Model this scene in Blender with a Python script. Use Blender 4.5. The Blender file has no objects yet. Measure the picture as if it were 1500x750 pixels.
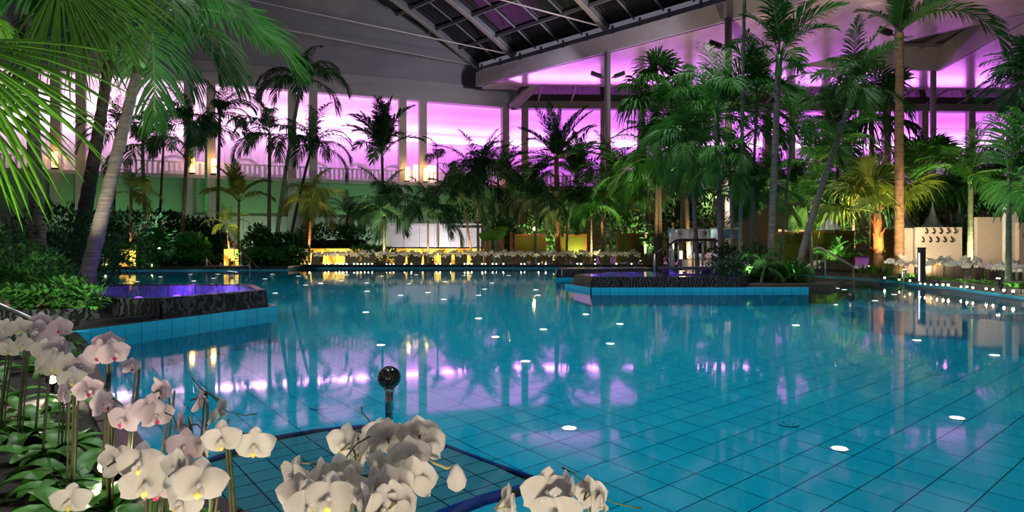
import bpy, math, random
from mathutils import Vector, Matrix

sc = bpy.context.scene
col = sc.collection
R = random.Random(11)
V = Vector
PI = math.pi

# ------------------------------------------------------------------ camera, world, exposure
F, HOR, CX, EYE = 1000.0, 360.0, 750.0, 1.0
cam_d = bpy.data.cameras.new('camera')
cam = bpy.data.objects.new('camera', cam_d)
col.objects.link(cam)
cam.location = (0, 0, EYE)
cam.rotation_euler = (PI / 2, 0, 0)
cam_d.sensor_width = 36
cam_d.lens = 36 * F / 1500
cam_d.shift_y = -0.01
cam_d.clip_end = 400
cam_d.clip_start = 0.05
sc.camera = cam
w = bpy.data.worlds.new('night')
sc.world = w
w.use_nodes = True
w.node_tree.nodes['Background'].inputs[0].default_value = (0.62, 0.58, 0.75, 1)
w.node_tree.nodes['Background'].inputs[1].default_value = 0.20
sc.view_settings.view_transform = 'Standard'
sc.view_settings.look = 'None'
sc.view_settings.gamma = 1
sc.view_settings.exposure = 0.0
sc.view_settings.use_curve_mapping = False
sc.cycles.use_denoising = True
sc.cycles.max_bounces = 7
sc.cycles.diffuse_bounces = 3
sc.cycles.glossy_bounces = 4
sc.cycles.transparent_max_bounces = 10
sc.cycles.sample_clamp_indirect = 4
sc.cycles.sample_clamp_direct = 30
sc.cycles.caustics_reflective = False
sc.cycles.caustics_refractive = False


def pp(x, y, Y):                      # the point seen at pixel (x, y), Y metres in front of the camera
    return V(((x - CX) / F * Y, Y, EYE + (HOR - y) / F * Y))


def gp(x, y, z=0.0):                  # the point of the level z seen at pixel (x, y)
    Y = (EYE - z) * F / (y - HOR)
    return V(((x - CX) / F * Y, Y, z))


def light(kind, loc, power, color, target=None, size=0.1, spot=60, blend=0.5, size_y=None, name='lamp_light', parent=None):
    d = bpy.data.lights.new(name, kind)
    d.energy = power
    d.color = color
    if kind == 'AREA':
        d.shape = 'RECTANGLE'
        d.size = size
        d.size_y = size_y or size
    else:
        d.shadow_soft_size = size
    if kind == 'SPOT':
        d.spot_size = math.radians(spot)
        d.spot_blend = blend
    o = bpy.data.objects.new(name, d)
    col.objects.link(o)
    o.location = loc
    if target is not None:
        o.rotation_euler = (V(target) - V(loc)).to_track_quat('-Z', 'Y').to_euler()
    if parent:
        o.location = V(loc) - parent.location
        o.parent = parent
    return o


# ------------------------------------------------------------------ materials
def new_mat(name):
    m = bpy.data.materials.new(name)
    m.use_nodes = True
    nt = m.node_tree
    return m, nt, nt.nodes['Principled BSDF']


def mat(name, c, rough=0.5, metal=0.0, var=0.12, scale=6.0, bump=0.0, emit=None, es=0.0, coord='Object', rnd=0.0, spec=None, trans=0.0, stretch=None):
    m, nt, b = new_mat(name)
    N, L = nt.nodes, nt.links
    tc = N.new('ShaderNodeTexCoord')
    nz = N.new('ShaderNodeTexNoise')
    nz.inputs['Scale'].default_value = scale
    nz.inputs['Detail'].default_value = 5
    src = tc.outputs[coord]
    if stretch:
        mp = N.new('ShaderNodeMapping')
        mp.inputs['Scale'].default_value = stretch
        L.new(src, mp.inputs[0])
        src = mp.outputs[0]
    L.new(src, nz.inputs['Vector'])
    ramp = N.new('ShaderNodeValToRGB')
    ramp.color_ramp.elements[0].position = 0.3
    ramp.color_ramp.elements[1].position = 0.7
    ramp.color_ramp.elements[0].color = [max(0, k * (1 - var)) for k in c[:3]] + [1]
    ramp.color_ramp.elements[1].color = [min(1, k * (1 + var)) for k in c[:3]] + [1]
    L.new(nz.outputs['Fac'], ramp.inputs[0])
    out = ramp.outputs[0]
    if rnd:
        oi = N.new('ShaderNodeObjectInfo')
        hs = N.new('ShaderNodeHueSaturation')
        mr = N.new('ShaderNodeMapRange')
        mr.inputs['To Min'].default_value = 1 - rnd
        mr.inputs['To Max'].default_value = 1 + rnd
        L.new(oi.outputs['Random'], mr.inputs['Value'])
        L.new(mr.outputs[0], hs.inputs['Value'])
        L.new(out, hs.inputs['Color'])
        out = hs.outputs[0]
    L.new(out, b.inputs['Base Color'])
    b.inputs['Roughness'].default_value = rough
    b.inputs['Metallic'].default_value = metal
    if spec is not None:
        b.inputs['Specular IOR Level'].default_value = spec
    if emit:
        b.inputs['Emission Color'].default_value = (*emit, 1)
        b.inputs['Emission Strength'].default_value = es
    if bump:
        bp = N.new('ShaderNodeBump')
        bp.inputs['Strength'].default_value = bump
        bp.inputs['Distance'].default_value = 0.02
        L.new(nz.outputs['Fac'], bp.inputs['Height'])
        L.new(bp.outputs[0], b.inputs['Normal'])
    if trans:
        tr = N.new('ShaderNodeBsdfTranslucent')
        L.new(out, tr.inputs['Color'])
        mx = N.new('ShaderNodeMixShader')
        mx.inputs[0].default_value = trans
        L.new(b.outputs[0], mx.inputs[1])
        L.new(tr.outputs[0], mx.inputs[2])
        L.new(mx.outputs[0], N['Material Output'].inputs['Surface'])
    return m


def emission(name, c, s):
    m, nt, b = new_mat(name)
    b.inputs['Base Color'].default_value = (*[min(1, k) for k in c], 1)
    b.inputs['Emission Color'].default_value = (*c, 1)
    b.inputs['Emission Strength'].default_value = s
    return m


def water_mat(name, tint, rough, bump_s, scale, stretch=(1, 1, 1)):
    m, nt, b = new_mat(name)
    N, L = nt.nodes, nt.links
    N.remove(b)
    tr = N.new('ShaderNodeBsdfTransparent')
    tr.inputs[0].default_value = (*tint, 1)
    gl = N.new('ShaderNodeBsdfGlossy')
    gl.inputs['Roughness'].default_value = rough
    fr = N.new('ShaderNodeFresnel')
    fr.inputs[0].default_value = 1.42
    mx = N.new('ShaderNodeMixShader')
    tc = N.new('ShaderNodeTexCoord')
    mp = N.new('ShaderNodeMapping')
    mp.inputs['Scale'].default_value = stretch
    nz = N.new('ShaderNodeTexNoise')
    nz.inputs['Scale'].default_value = scale
    nz.inputs['Detail'].default_value = 2
    bp = N.new('ShaderNodeBump')
    bp.inputs['Strength'].default_value = bump_s
    bp.inputs['Distance'].default_value = 0.01
    L.new(tc.outputs['Object'], mp.inputs[0])
    L.new(mp.outputs[0], nz.inputs['Vector'])
    L.new(nz.outputs['Fac'], bp.inputs['Height'])
    L.new(bp.outputs[0], gl.inputs['Normal'])
    L.new(fr.outputs[0], mx.inputs[0])
    L.new(tr.outputs[0], mx.inputs[1])
    L.new(gl.outputs[0], mx.inputs[2])
    L.new(mx.outputs[0], N['Material Output'].inputs['Surface'])
    return m


def marble_mat(name, base, vein, scale=2.2):
    m, nt, b = new_mat(name)
    N, L = nt.nodes, nt.links
    tc = N.new('ShaderNodeTexCoord')
    wv = N.new('ShaderNodeTexWave')
    wv.inputs['Scale'].default_value = scale
    wv.inputs['Distortion'].default_value = 14
    wv.inputs['Detail'].default_value = 4
    wv.inputs['Detail Scale'].default_value = 1.3
    L.new(tc.outputs['Object'], wv.inputs['Vector'])
    r = N.new('ShaderNodeValToRGB')
    r.color_ramp.elements[0].position = 0.45
    r.color_ramp.elements[0].color = (*base, 1)
    r.color_ramp.elements[1].position = 0.95
    r.color_ramp.elements[1].color = (*vein, 1)
    L.new(wv.outputs['Fac'], r.inputs[0])
    L.new(r.outputs[0], b.inputs['Base Color'])
    b.inputs['Roughness'].default_value = 0.18
    return m


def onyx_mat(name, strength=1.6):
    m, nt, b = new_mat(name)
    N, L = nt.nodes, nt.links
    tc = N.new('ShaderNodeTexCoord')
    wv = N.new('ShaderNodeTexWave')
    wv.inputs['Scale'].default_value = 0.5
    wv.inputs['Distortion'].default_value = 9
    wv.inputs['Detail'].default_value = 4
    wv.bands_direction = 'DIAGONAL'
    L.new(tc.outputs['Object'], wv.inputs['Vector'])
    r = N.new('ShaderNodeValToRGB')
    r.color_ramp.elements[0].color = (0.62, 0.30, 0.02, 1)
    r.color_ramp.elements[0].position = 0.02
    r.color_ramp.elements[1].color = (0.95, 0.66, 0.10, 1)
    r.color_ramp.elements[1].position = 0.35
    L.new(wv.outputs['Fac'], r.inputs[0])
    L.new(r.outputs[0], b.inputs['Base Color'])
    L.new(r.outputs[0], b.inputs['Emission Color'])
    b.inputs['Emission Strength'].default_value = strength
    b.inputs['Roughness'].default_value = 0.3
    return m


M = {}
M['stone'] = mat('stone_floor', (0.20, 0.17, 0.14), 0.5, var=0.15, scale=1.2)
M['soil'] = mat('dark_soil', (0.030, 0.026, 0.018), 0.9, var=0.5, scale=18, bump=0.8)
M['grout'] = mat('dark_grout', (0.004, 0.03, 0.035), 0.8, var=0.2)
M['tile'] = mat('turquoise_glaze', (0.003, 0.41, 0.60), 0.25, var=0.06, scale=0.6, rnd=0.06)
M['tile_small'] = mat('teal_glaze', (0.05, 0.22, 0.28), 0.25, var=0.08, scale=1.5, rnd=0.08)
M['tile_wall'] = mat('pale_turquoise_glaze', (0.02, 0.46, 0.66), 0.2, var=0.08, scale=1.0, rnd=0.06)
M['tile_blue'] = mat('navy_glaze', (0.004, 0.045, 0.25), 0.2, var=0.1, rnd=0.1)
M['water'] = water_mat('pool_water', (0.86, 0.98, 1.0), 0.042, 0.009, 2.0)
M['spa_water'] = water_mat('spa_water', (0.75, 0.75, 1.0), 0.02, 0.08, 6.0)
M['marble'] = marble_mat('black_marble', (0.006, 0.007, 0.008), (0.045, 0.05, 0.055), 4.5)
M['marble_plain'] = mat('dark_granite', (0.016, 0.015, 0.017), 0.3, var=0.5, scale=8)
M['bench_water'] = M['spa_water']
M['steel'] = mat('brushed_steel', (0.62, 0.60, 0.58), 0.28, 1.0, var=0.05)
M['rail_steel'] = mat('satin_rail', (0.52, 0.43, 0.40), 0.35, 0.35, var=0.1)
M['rail_brown'] = mat('brown_handrail', (0.10, 0.035, 0.022), 0.35, 0.2, var=0.2)
M['dark_ball'] = marble_mat('polished_stone_ball', (0.012, 0.014, 0.013), (0.06, 0.06, 0.05), 8)
M['grey_wall'] = mat('grey_plaster', (0.23, 0.215, 0.245), 0.8, var=0.05, scale=0.4)
M['cornice'] = mat('grey_cornice', (0.30, 0.27, 0.29), 0.7, var=0.05, scale=0.5)
M['white_wall'] = mat('white_plaster', (0.72, 0.70, 0.70), 0.75, var=0.04, scale=0.5)
M['gallery_white'] = mat('gallery_plaster', (0.80, 0.79, 0.80), 0.8, var=0.03, scale=0.5)
M['pillar'] = mat('sand_pillar', (0.36, 0.31, 0.29), 0.7, var=0.08, scale=1)
M['green_wall'] = mat('green_lit_plaster', (0.13, 0.30, 0.13), 0.8, var=0.08, scale=0.6)  # green light on the wall is partly put into this base colour
M['pale_panel'] = mat('pale_stone_panel', (0.22, 0.25, 0.21), 0.6, var=0.12, scale=1.5, stretch=(3, 3, 0.3))
M['membrane'] = mat('glossy_ceiling_film', (0.50, 0.45, 0.43), 0.17, 0.22, var=0.22, scale=0.7, bump=0.35, stretch=(1, 0.35, 1))
M['fascia'] = mat('lavender_fascia', (0.40, 0.37, 0.42), 0.35, 0.1, var=0.08, scale=1.5)
M['roof_steel'] = mat('grey_roof_steel', (0.20, 0.20, 0.24), 0.45, 0.3, var=0.08)
M['rib_edge'] = mat('light_rib_flange', (0.42, 0.37, 0.38), 0.45, 0.2, var=0.06)
M['glass_dark'] = mat('night_glass', (0.012, 0.012, 0.014), 0.04, var=0.2, spec=0.6)
M['column'] = mat('grey_column', (0.30, 0.28, 0.33), 0.4, 0.2, var=0.05)
M['black_metal'] = mat('black_metal', (0.02, 0.02, 0.022), 0.4, 0.5)
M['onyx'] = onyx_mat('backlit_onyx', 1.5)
M['olive'] = mat('olive_green_panel', (0.20, 0.23, 0.02), 0.6, var=0.08, scale=0.8)
M['wood'] = mat('orange_wood', (0.42, 0.17, 0.05), 0.5, var=0.25, scale=4, stretch=(6, 6, 0.6))
M['bar_white'] = mat('grey_white_counter', (0.45, 0.43, 0.46), 0.35, var=0.08, scale=1.2, stretch=(1, 1, 5))
M['chaise'] = mat('brown_grey_weave', (0.12, 0.10, 0.085), 0.8, var=0.2, scale=6)
M['planter'] = mat('charcoal_planter', (0.045, 0.042, 0.048), 0.6, var=0.15)
M['cream'] = mat('cream_panel', (0.62, 0.52, 0.44), 0.6, var=0.05)
M['fabric'] = mat('grey_fabric', (0.34, 0.35, 0.42), 0.9, var=0.12, scale=3)
M['fabric_blue'] = mat('blue_fabric', (0.12, 0.24, 0.40), 0.9, var=0.12, scale=3)
M['cushion'] = mat('pink_cushion', (0.5, 0.36, 0.45), 0.9, var=0.1)
M['robe'] = mat('white_towelling', (0.6, 0.57, 0.56), 0.95, var=0.1, scale=8, bump=0.4)
M['string'] = mat('string_curtain', (0.78, 0.72, 0.80), 0.8, var=0.16, scale=2.0, stretch=(14, 14, 0.2), trans=0.3)
M['trunk_grey'] = mat('ringed_grey_bark', (0.24, 0.20, 0.155), 0.85, var=0.35, scale=5, bump=0.6, stretch=(1, 1, 5))
M['trunk_dark'] = mat('dark_brown_bark', (0.11, 0.07, 0.045), 0.9, var=0.35, scale=5, bump=0.6, stretch=(1, 1, 5))
M['trunk_warm'] = mat('orange_brown_bark', (0.33, 0.17, 0.08), 0.85, var=0.35, scale=5, bump=0.6, stretch=(1, 1, 4))
M['trunk_slim'] = mat('greenish_cane', (0.20, 0.23, 0.14), 0.7, var=0.3, scale=5, bump=0.3, stretch=(1, 1, 4))
M['shaft'] = mat('green_crownshaft', (0.16, 0.30, 0.09), 0.45, var=0.15, scale=3, stretch=(3, 3, 0.4))
M['fibre'] = mat('brown_fibre', (0.16, 0.085, 0.035), 0.9, var=0.4, scale=10, bump=0.7)
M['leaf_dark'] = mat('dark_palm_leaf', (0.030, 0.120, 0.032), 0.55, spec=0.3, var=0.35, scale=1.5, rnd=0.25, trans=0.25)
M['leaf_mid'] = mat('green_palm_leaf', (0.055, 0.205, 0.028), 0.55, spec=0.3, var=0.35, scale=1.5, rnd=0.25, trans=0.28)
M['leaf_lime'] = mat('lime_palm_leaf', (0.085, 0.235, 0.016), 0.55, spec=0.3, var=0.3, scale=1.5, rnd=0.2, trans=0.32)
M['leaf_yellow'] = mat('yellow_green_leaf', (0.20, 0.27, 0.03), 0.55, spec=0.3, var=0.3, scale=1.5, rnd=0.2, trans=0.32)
M['rachis'] = mat('green_leaf_rib', (0.15, 0.25, 0.05), 0.45, var=0.2)
M['shrub'] = mat('shrub_leaf', (0.05, 0.20, 0.03), 0.55, spec=0.3, var=0.45, scale=6, rnd=0.2, trans=0.2)
M['shrub_dark'] = mat('dark_shrub_leaf', (0.028, 0.105, 0.024), 0.55, spec=0.3, var=0.45, scale=6, rnd=0.2, trans=0.15)
M['orchid_leaf'] = mat('orchid_leaf', (0.065, 0.235, 0.025), 0.42, var=0.25, scale=9, rnd=0.2, trans=0.15)
M['orchid_stem'] = mat('orchid_stem', (0.055, 0.075, 0.025), 0.5, var=0.3, scale=14)
M['stake'] = mat('bamboo_stake', (0.10, 0.085, 0.045), 0.6, var=0.3, scale=14)
M['petal_white'] = mat('cream_petal', (0.84, 0.78, 0.71), 0.5, var=0.07, scale=30, bump=0.15, trans=0.22, rnd=0.04)
M['petal_pink'] = mat('blush_petal', (0.80, 0.64, 0.68), 0.5, var=0.12, scale=24, bump=0.15, trans=0.22, rnd=0.06)
M['lip_yellow'] = mat('yellow_lip', (0.82, 0.58, 0.10), 0.45, var=0.35, scale=60)
M['lip_pink'] = mat('magenta_lip', (0.50, 0.02, 0.14), 0.45, var=0.3, scale=60)
M['bud'] = mat('green_bud', (0.35, 0.33, 0.12), 0.5, var=0.2)
M['lamp_white'] = emission('warm_white_lens', (1.0, 0.90, 0.62), 26)
M['edge_lens'] = emission('edge_lamp_lens', (1.0, 0.90, 0.62), 110)
M['pool_lens'] = emission('pool_lamp_lens', (1.0, 0.98, 0.85), 9)
M['lamp_rim'] = mat('white_lamp_rim', (0.75, 0.78, 0.75), 0.4)
M['far_wall'] = mat('olive_beige_plaster', (0.20, 0.18, 0.09), 0.8, var=0.1, scale=0.5)
M['step_lens'] = emission('step_lamp_lens', (0.9, 0.92, 1.0), 7)
M['violet_lens'] = emission('violet_lens', (0.35, 0.12, 1.0), 5)
M['lining'] = mat('lilac_tile', (0.45, 0.42, 0.6), 0.3, var=0.1)
M['warm_lens'] = emission('amber_lens', (1.0, 0.62, 0.22), 9)
M['wall_lamp'] = emission('amber_lamp_glass', (1.0, 0.68, 0.25), 2.6)
M['cove'] = emission('magenta_led', (1.0, 0.62, 1.0), 3.2)
M['tube_white'] = emission('white_tube', (0.92, 0.88, 1.0), 2.2)
M['window_lit'] = emission('lit_room_window', (1.0, 0.80, 0.50), 1.6)
M['picture'] = mat('blue_poster', (0.07, 0.16, 0.30), 0.5, var=0.8, scale=3)


# ------------------------------------------------------------------ mesh helpers
class MB:
    def __init__(s):
        s.v, s.f, s.mi = [], [], []

    def add(s, vs, fs, mi=0):
        b = len(s.v)
        s.v += [V(p) for p in vs]
        s.f += [[b + i for i in f] for f in fs]
        s.mi += [mi] * len(fs)

    def box(s, c, d, rz=0.0, mi=0, rot=None):
        m = rot if rot is not None else Matrix.Rotation(rz, 3, 'Z')
        vs = [V(c) + m @ V((sx * d[0] / 2, sy * d[1] / 2, sz * d[2] / 2)) for sx in (-1, 1) for sy in (-1, 1) for sz in (-1, 1)]
        s.add(vs, [(0, 1, 3, 2), (4, 6, 7, 5), (0, 4, 5, 1), (2, 3, 7, 6), (0, 2, 6, 4), (1, 5, 7, 3)], mi)

    def beam(s, a, b, wd, ht, mi=0, up=(0, 0, 1)):
        a, b = V(a), V(b)
        t = (b - a).normalized()
        x = t.cross(V(up)).normalized()
        z = x.cross(t)
        vs = [p + x * (i * wd / 2) + z * (j * ht / 2) for p in (a, b) for i, j in ((-1, -1), (1, -1), (1, 1), (-1, 1))]
        s.add(vs, [(0, 1, 2, 3), (7, 6, 5, 4), (0, 4, 5, 1), (1, 5, 6, 2), (2, 6, 7, 3), (3, 7, 4, 0)], mi)

    def tube(s, pts, r, n=8, mi=0, caps=True):
        pts = [V(p) for p in pts]
        if not isinstance(r, (list, tuple)):
            r = [r] * len(pts)
        vs, fs = [], []
        px = None
        for i, p in enumerate(pts):
            t = (pts[min(i + 1, len(pts) - 1)] - pts[max(i - 1, 0)]).normalized()
            if px is None:
                px = t.cross(V((0, 0, 1)) if abs(t.z) < 0.9 else V((1, 0, 0))).normalized()
            x = (px - t * px.dot(t)).normalized()
            px = x
            y = t.cross(x)
            vs += [p + (x * math.cos(2 * PI * k / n) + y * math.sin(2 * PI * k / n)) * r[i] for k in range(n)]
        for i in range(len(pts) - 1):
            for k in range(n):
                a, b = i * n + k, i * n + (k + 1) % n
                fs.append((a, b, b + n, a + n))
        if caps:
            fs.append(tuple(range(n))[::-1])
            fs.append(tuple((len(pts) - 1) * n + k for k in range(n)))
        s.add(vs, fs, mi)

    def lathe(s, c, prof, n=16, mi=0):
        c = V(c)
        vs, fs = [], []
        for r, z in prof:
            vs += [c + V((r * math.cos(2 * PI * k / n), r * math.sin(2 * PI * k / n), z)) for k in range(n)]
        for i in range(len(prof) - 1):
            for k in range(n):
                a, b = i * n + k, i * n + (k + 1) % n
                fs.append((a, b, b + n, a + n))
        fs.append(tuple(range(n))[::-1])
        fs.append(tuple((len(prof) - 1) * n + k for k in range(n)))
        s.add(vs, fs, mi)

    def prism(s, poly, z0, z1, mi=0, inset=0.0):
        n = len(poly)
        if inset:
            cx = sum(p[0] for p in poly) / n
            cy = sum(p[1] for p in poly) / n
            top = [(p[0] + (cx - p[0]) * inset, p[1] + (cy - p[1]) * inset) for p in poly]
        else:
            top = poly
        vs = [(p[0], p[1], z0) for p in poly] + [(p[0], p[1], z1) for p in top]
        ar = sum(poly[i][0] * poly[(i + 1) % n][1] - poly[(i + 1) % n][0] * poly[i][1] for i in range(n))
        fs = [(i, (i + 1) % n, n + (i + 1) % n, n + i) for i in range(n)] + [tuple(range(n))[::-1], tuple(range(n, 2 * n))]
        if ar < 0:
            fs = [f[::-1] for f in fs]
        s.add(vs, fs, mi)

    def mesh(s, name, mats, off=(0, 0, 0), smooth=False):
        off = V(off)
        me = bpy.data.meshes.new(name)
        me.from_pydata([tuple(p - off) for p in s.v], [], s.f)
        for m in (mats if isinstance(mats, (list, tuple)) else [mats]):
            me.materials.append(M[m])
        if any(s.mi):
            me.polygons.foreach_set('material_index', s.mi)
        if smooth:
            me.polygons.foreach_set('use_smooth', [True] * len(me.polygons))
        me.update()
        return me

    def build(s, name, mats, parent=None, smooth=False):
        if parent is not None:
            off = WL[parent.name]
        else:
            xs = [p.x for p in s.v]; ys = [p.y for p in s.v]; zs = [p.z for p in s.v]
            off = V(((min(xs) + max(xs)) / 2, (min(ys) + max(ys)) / 2, min(zs)))
        me = s.mesh(name, mats, off, smooth)
        o = bpy.data.objects.new(name, me)
        col.objects.link(o)
        if parent is not None:
            o.parent = parent
            WL[o.name] = V(off)
        else:
            o.location = off
            WL[o.name] = V(off)
        return o


WL = {}                                # world position of each object's origin


def tag(o, label=None, cat=None, group=None, kind=None):
    for k, val in (('label', label), ('category', cat), ('group', group), ('kind', kind)):
        if val:
            o[k] = val
    return o


def thing(name, label, cat, loc=(0, 0, 0), group=None, kind=None):
    o = bpy.data.objects.new(name, None)
    o.empty_display_size = 0.1
    col.objects.link(o)
    o.location = loc
    WL[o.name] = V(loc)
    return tag(o, label, cat, group, kind)


def put(name, me, parent, loc=(0, 0, 0), rot=(0, 0, 0), s=1.0):       # a part that shares mesh data; loc relative to its parent
    o = bpy.data.objects.new(name, me)
    col.objects.link(o)
    o.parent = parent
    o.location = loc
    o.rotation_euler = rot
    o.scale = s if isinstance(s, (tuple, list)) else (s, s, s)
    return o


def copy_tree(o, loc=None, rz=None, s=None, label=None, parent=None):
    c = o.copy()
    col.objects.link(c)
    if parent is not None:
        c.parent = parent
    if loc is not None:
        c.location = loc
    if rz is not None:
        c.rotation_euler = (0, 0, rz)
    if s is not None:
        c.scale = (s, s, s)
    if label:
        c['label'] = label
    for ch in list(o.children):
        copy_tree(ch, parent=c)
    return c


def struct(name, mb, m, parent=None, smooth=False):
    o = mb.build(name, m, parent, smooth)
    if parent is None:
        o['kind'] = 'structure'
    return o

# ------------------------------------------------------------------ ground and pool
FA, FB = -0.564, 0.016                 # pool floor: z = FA + FB * Y


def fz(Y):
    return FA + FB * min(max(Y, 2.0), 28.5)


BANK = [(-60, 26.5), (-24, 26.5), (-16.2, 27), (-10.9, 27.6), (-9.2, 27.9), (-9.2, 30.2), (2.1, 30.3), (6.6, 30), (9.2, 26),
        (9.8, 22.7), (10.6, 19.6), (10.35, 16), (9.74, 13), (9.3, 10), (9.2, 4), (9.2, -6), (60, -6), (60, 70), (-60, 70)]
NEAR = [(-60, 26.4), (-24, 26.4), (-24, 16), (-12, 13.5), (-7, 12.6), (-4.6, 11.8), (-3.48, 10.07), (-4.57, 7.04), (-4.0, 6.3),
        (-2.6, 4.25), (-1.5, 2.75), (-0.95, 2.25), (-0.2, 1.8), (1.3, 1.3), (9.2, 0.5), (9.2, -5.9), (-60, -5.9)]
GZ = 0.10
mb = MB(); mb.prism(BANK, -1.0, GZ)
floor = struct('floor', mb, 'stone')
mb = MB(); mb.prism(NEAR, -1.0, GZ - 0.02)
near_bed = struct('bed_ground', mb, 'soil')

POOL = [(-24, 26.5), (-16.2, 27), (-10.9, 27.6), (-9.2, 27.9), (-9.2, 30.2), (2.1, 30.3), (6.6, 30), (9.2, 26), (9.8, 22.7), (10.6, 19.6),
        (10.35, 16), (9.74, 13), (9.3, 10), (9.2, 4), (9.2, 0.5), (1.3, 1.3), (-0.2, 1.8), (-0.95, 2.25), (-1.5, 2.75), (-2.6, 4.25), (-4.0, 6.3),
        (-4.57, 7.04), (-3.48, 10.07), (-4.6, 11.8), (-7, 12.6), (-12, 13.5), (-24, 16)]


def inside(x, y, poly):
    c = False
    n = len(poly)
    for i in range(n):
        x1, y1 = poly[i]
        x2, y2 = poly[(i + 1) % n]
        if (y1 > y) != (y2 > y) and x < (x2 - x1) * (y - y1) / (y2 - y1) + x1:
            c = not c
    return c


mb = MB()
mb.add([(-26, 0, fz(0) - 0.008), (12, 0, fz(0) - 0.008), (12, 2, fz(2) - 0.008), (-26, 2, fz(2) - 0.008), (12, 28.5, fz(28.5) - 0.008), (-26, 28.5, fz(28.5) - 0.008),
        (12, 32, fz(28.5) - 0.008), (-26, 32, fz(28.5) - 0.008)], [(0, 1, 2, 3), (3, 2, 4, 5), (5, 4, 6, 7)])
pool_floor = struct('pool_floor', mb, 'grout')

TA, TB, TO = V((0.2245, 0.2028)), V((0.1585, -0.2255)), V((0.754, 4.067))
g = 0.03


def tile_geo(mb, c, z, k=1.0):
    p = [c + TA * (a * (1 - g) / 2) + TB * (b * (1 - g) / 2) for a, b in ((-1, -1), (1, -1), (1, 1), (-1, 1))]
    sl = FB if 2 < c.y < 28.5 or k == 2 else 0
    top = [(q.x, q.y, z + sl * (q.y - c.y)) for q in p]
    bot = [(q.x, q.y, z + sl * (q.y - c.y) - 0.008) for q in p]
    mb.add(top + bot, [(3, 2, 1, 0)[::-1], (0, 4, 5, 1), (1, 5, 6, 2), (2, 6, 7, 3), (3, 7, 4, 0)])


BENCH = [(-1.75, 2.9), (-1.62, 3.5), (-1.42, 3.98), (-1.2, 4.14), (-0.95, 4.24), (-0.74, 4.24), (-0.45, 3.92), (-0.1, 3.52), (0.13, 3.28), (0.22, 3.05), (0.02, 2.82), (-0.27, 2.6), (-0.75, 2.35), (-1.3, 2.35)]
cells = []
for i in range(-110, 111):
    for j in range(-110, 111):
        c = TO + TA * (i + 0.5) + TB * (j + 0.5)
        if -24 < c.x < 11 and 0.8 < c.y < 30.5 and inside(c.x, c.y, POOL):
            cells.append(c)
seen = [c for c in cells if c.y > 2.9 and abs(c.x / c.y) < 0.76 and not inside(c.x, c.y, BENCH)]
seen.sort(key=lambda c: c.y)
first = set((round(c.x, 3), round(c.y, 3)) for c in seen[:300])
mb = MB(); tile_geo(mb, V((0, 0)), 0.0, 2)
tile_me = mb.mesh('tile', 'tile')
rest = MB()
for c in cells:
    z = fz(c.y)
    if (round(c.x, 3), round(c.y, 3)) in first:
        put('tile', tile_me, pool_floor, V((c.x, c.y, z)) - pool_floor.location)
    else:
        tile_geo(rest, c, z)
tag(rest.build('tiles', 'tile', pool_floor), 'turquoise floor tiles', kind='stuff')

mb = MB(); mb.add([(x, y, 0.0) for x, y in POOL], [tuple(range(len(POOL)))[::-1]])
if mb.f:
    o = mb.build('pool_water', 'water')
    me = o.data
    if me.polygons[0].normal.z < 0:
        me.flip_normals()
tag(o, 'clear turquoise water of the big pool', 'water', kind='stuff')


def strip_tiles(name, a, b, z0, z1, n, m, parent, thick=0.03, out=None):
    a, b = V(a), V(b)
    d = (b - a)
    L = d.length / n
    rz = math.atan2(d.y, d.x)
    bx = MB(); bx.box((0, 0, 0), (L - 0.008, thick, z1 - z0 - 0.004))
    me = bx.mesh(name, m)
    for i in range(n):
        p = a + d * ((i + 0.5) / n)
        put(name, me, parent, V((p.x, p.y, (z0 + z1) / 2)) - WL[parent.name], (0, 0, rz))


# the tiled ledge in front of the stair bank
mb = MB(); mb.prism([(-4.59, 7.02), (-3.50, 10.05), (-4.6, 11.78), (-7, 12.58), (-9.5, 12.9), (-9.5, 7.0)], -0.55, 0.10)
ledge = struct('pool_ledge', mb, 'grout')
strip_tiles('tile', (-4.565, 7.06), (-3.475, 10.06), -0.5, 0.115, 15, 'tile_wall', ledge)
strip_tiles('tile', (-3.475, 10.08), (-4.6, 11.80), -0.5, 0.115, 9, 'tile_wall', ledge)
mb = MB(); mb.prism([(-4.60, 7.0), (-3.47, 10.08), (-3.75, 10.2), (-4.86, 7.1)], 0.10, 0.118)
struct('coping', mb, 'marble_plain', ledge)
# waterline tiles of the other banks
edge_trim = MB()
edge = BANK[1:14]
for (x0, y0), (x1, y1) in zip(edge, edge[1:]):
    d = V((x1 - x0, y1 - y0)); nrm = V((d.y, -d.x)).normalized() * 0.02
    edge_trim.beam((x0 + nrm.x, y0 + nrm.y, -0.22), (x1 + nrm.x, y1 + nrm.y, -0.22), 0.05, 0.50)
struct('trim_1', edge_trim, 'tile_wall')
# dark kerb stones along the far and the hook board bank
kerb = thing('kerb', None, None, (0, 28, GZ), kind='structure')
bx = MB(); bx.box((0, 0, 0), (0.98, 0.32, 0.10)); kme = bx.mesh('kerb_stone', 'marble_plain')
for (x0, y0), (x1, y1) in zip(edge, edge[1:]):
    d = V((x1 - x0, y1 - y0)); n = max(1, round(d.length)); nrm = V((-d.y, d.x)).normalized() * 0.12
    for i in range(n):
        q = V((x0, y0)) + d * ((i + 0.5) / n) + nrm
        put('kerb_stone', kme, kerb, V((q.x, q.y, GZ + 0.02)) - kerb.location, (0, 0, math.atan2(d.y, d.x)), (d.length / n, 1, 1))
edge = NEAR[7:14]
bx = MB(); bx.box((0, 0, 0), (0.97, 0.14, 0.16)); nme = bx.mesh('kerb_stone', 'marble_plain')
kerb2 = thing('bed_kerb', None, None, (-2.6, 4.2, 0.06), kind='structure')
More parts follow.
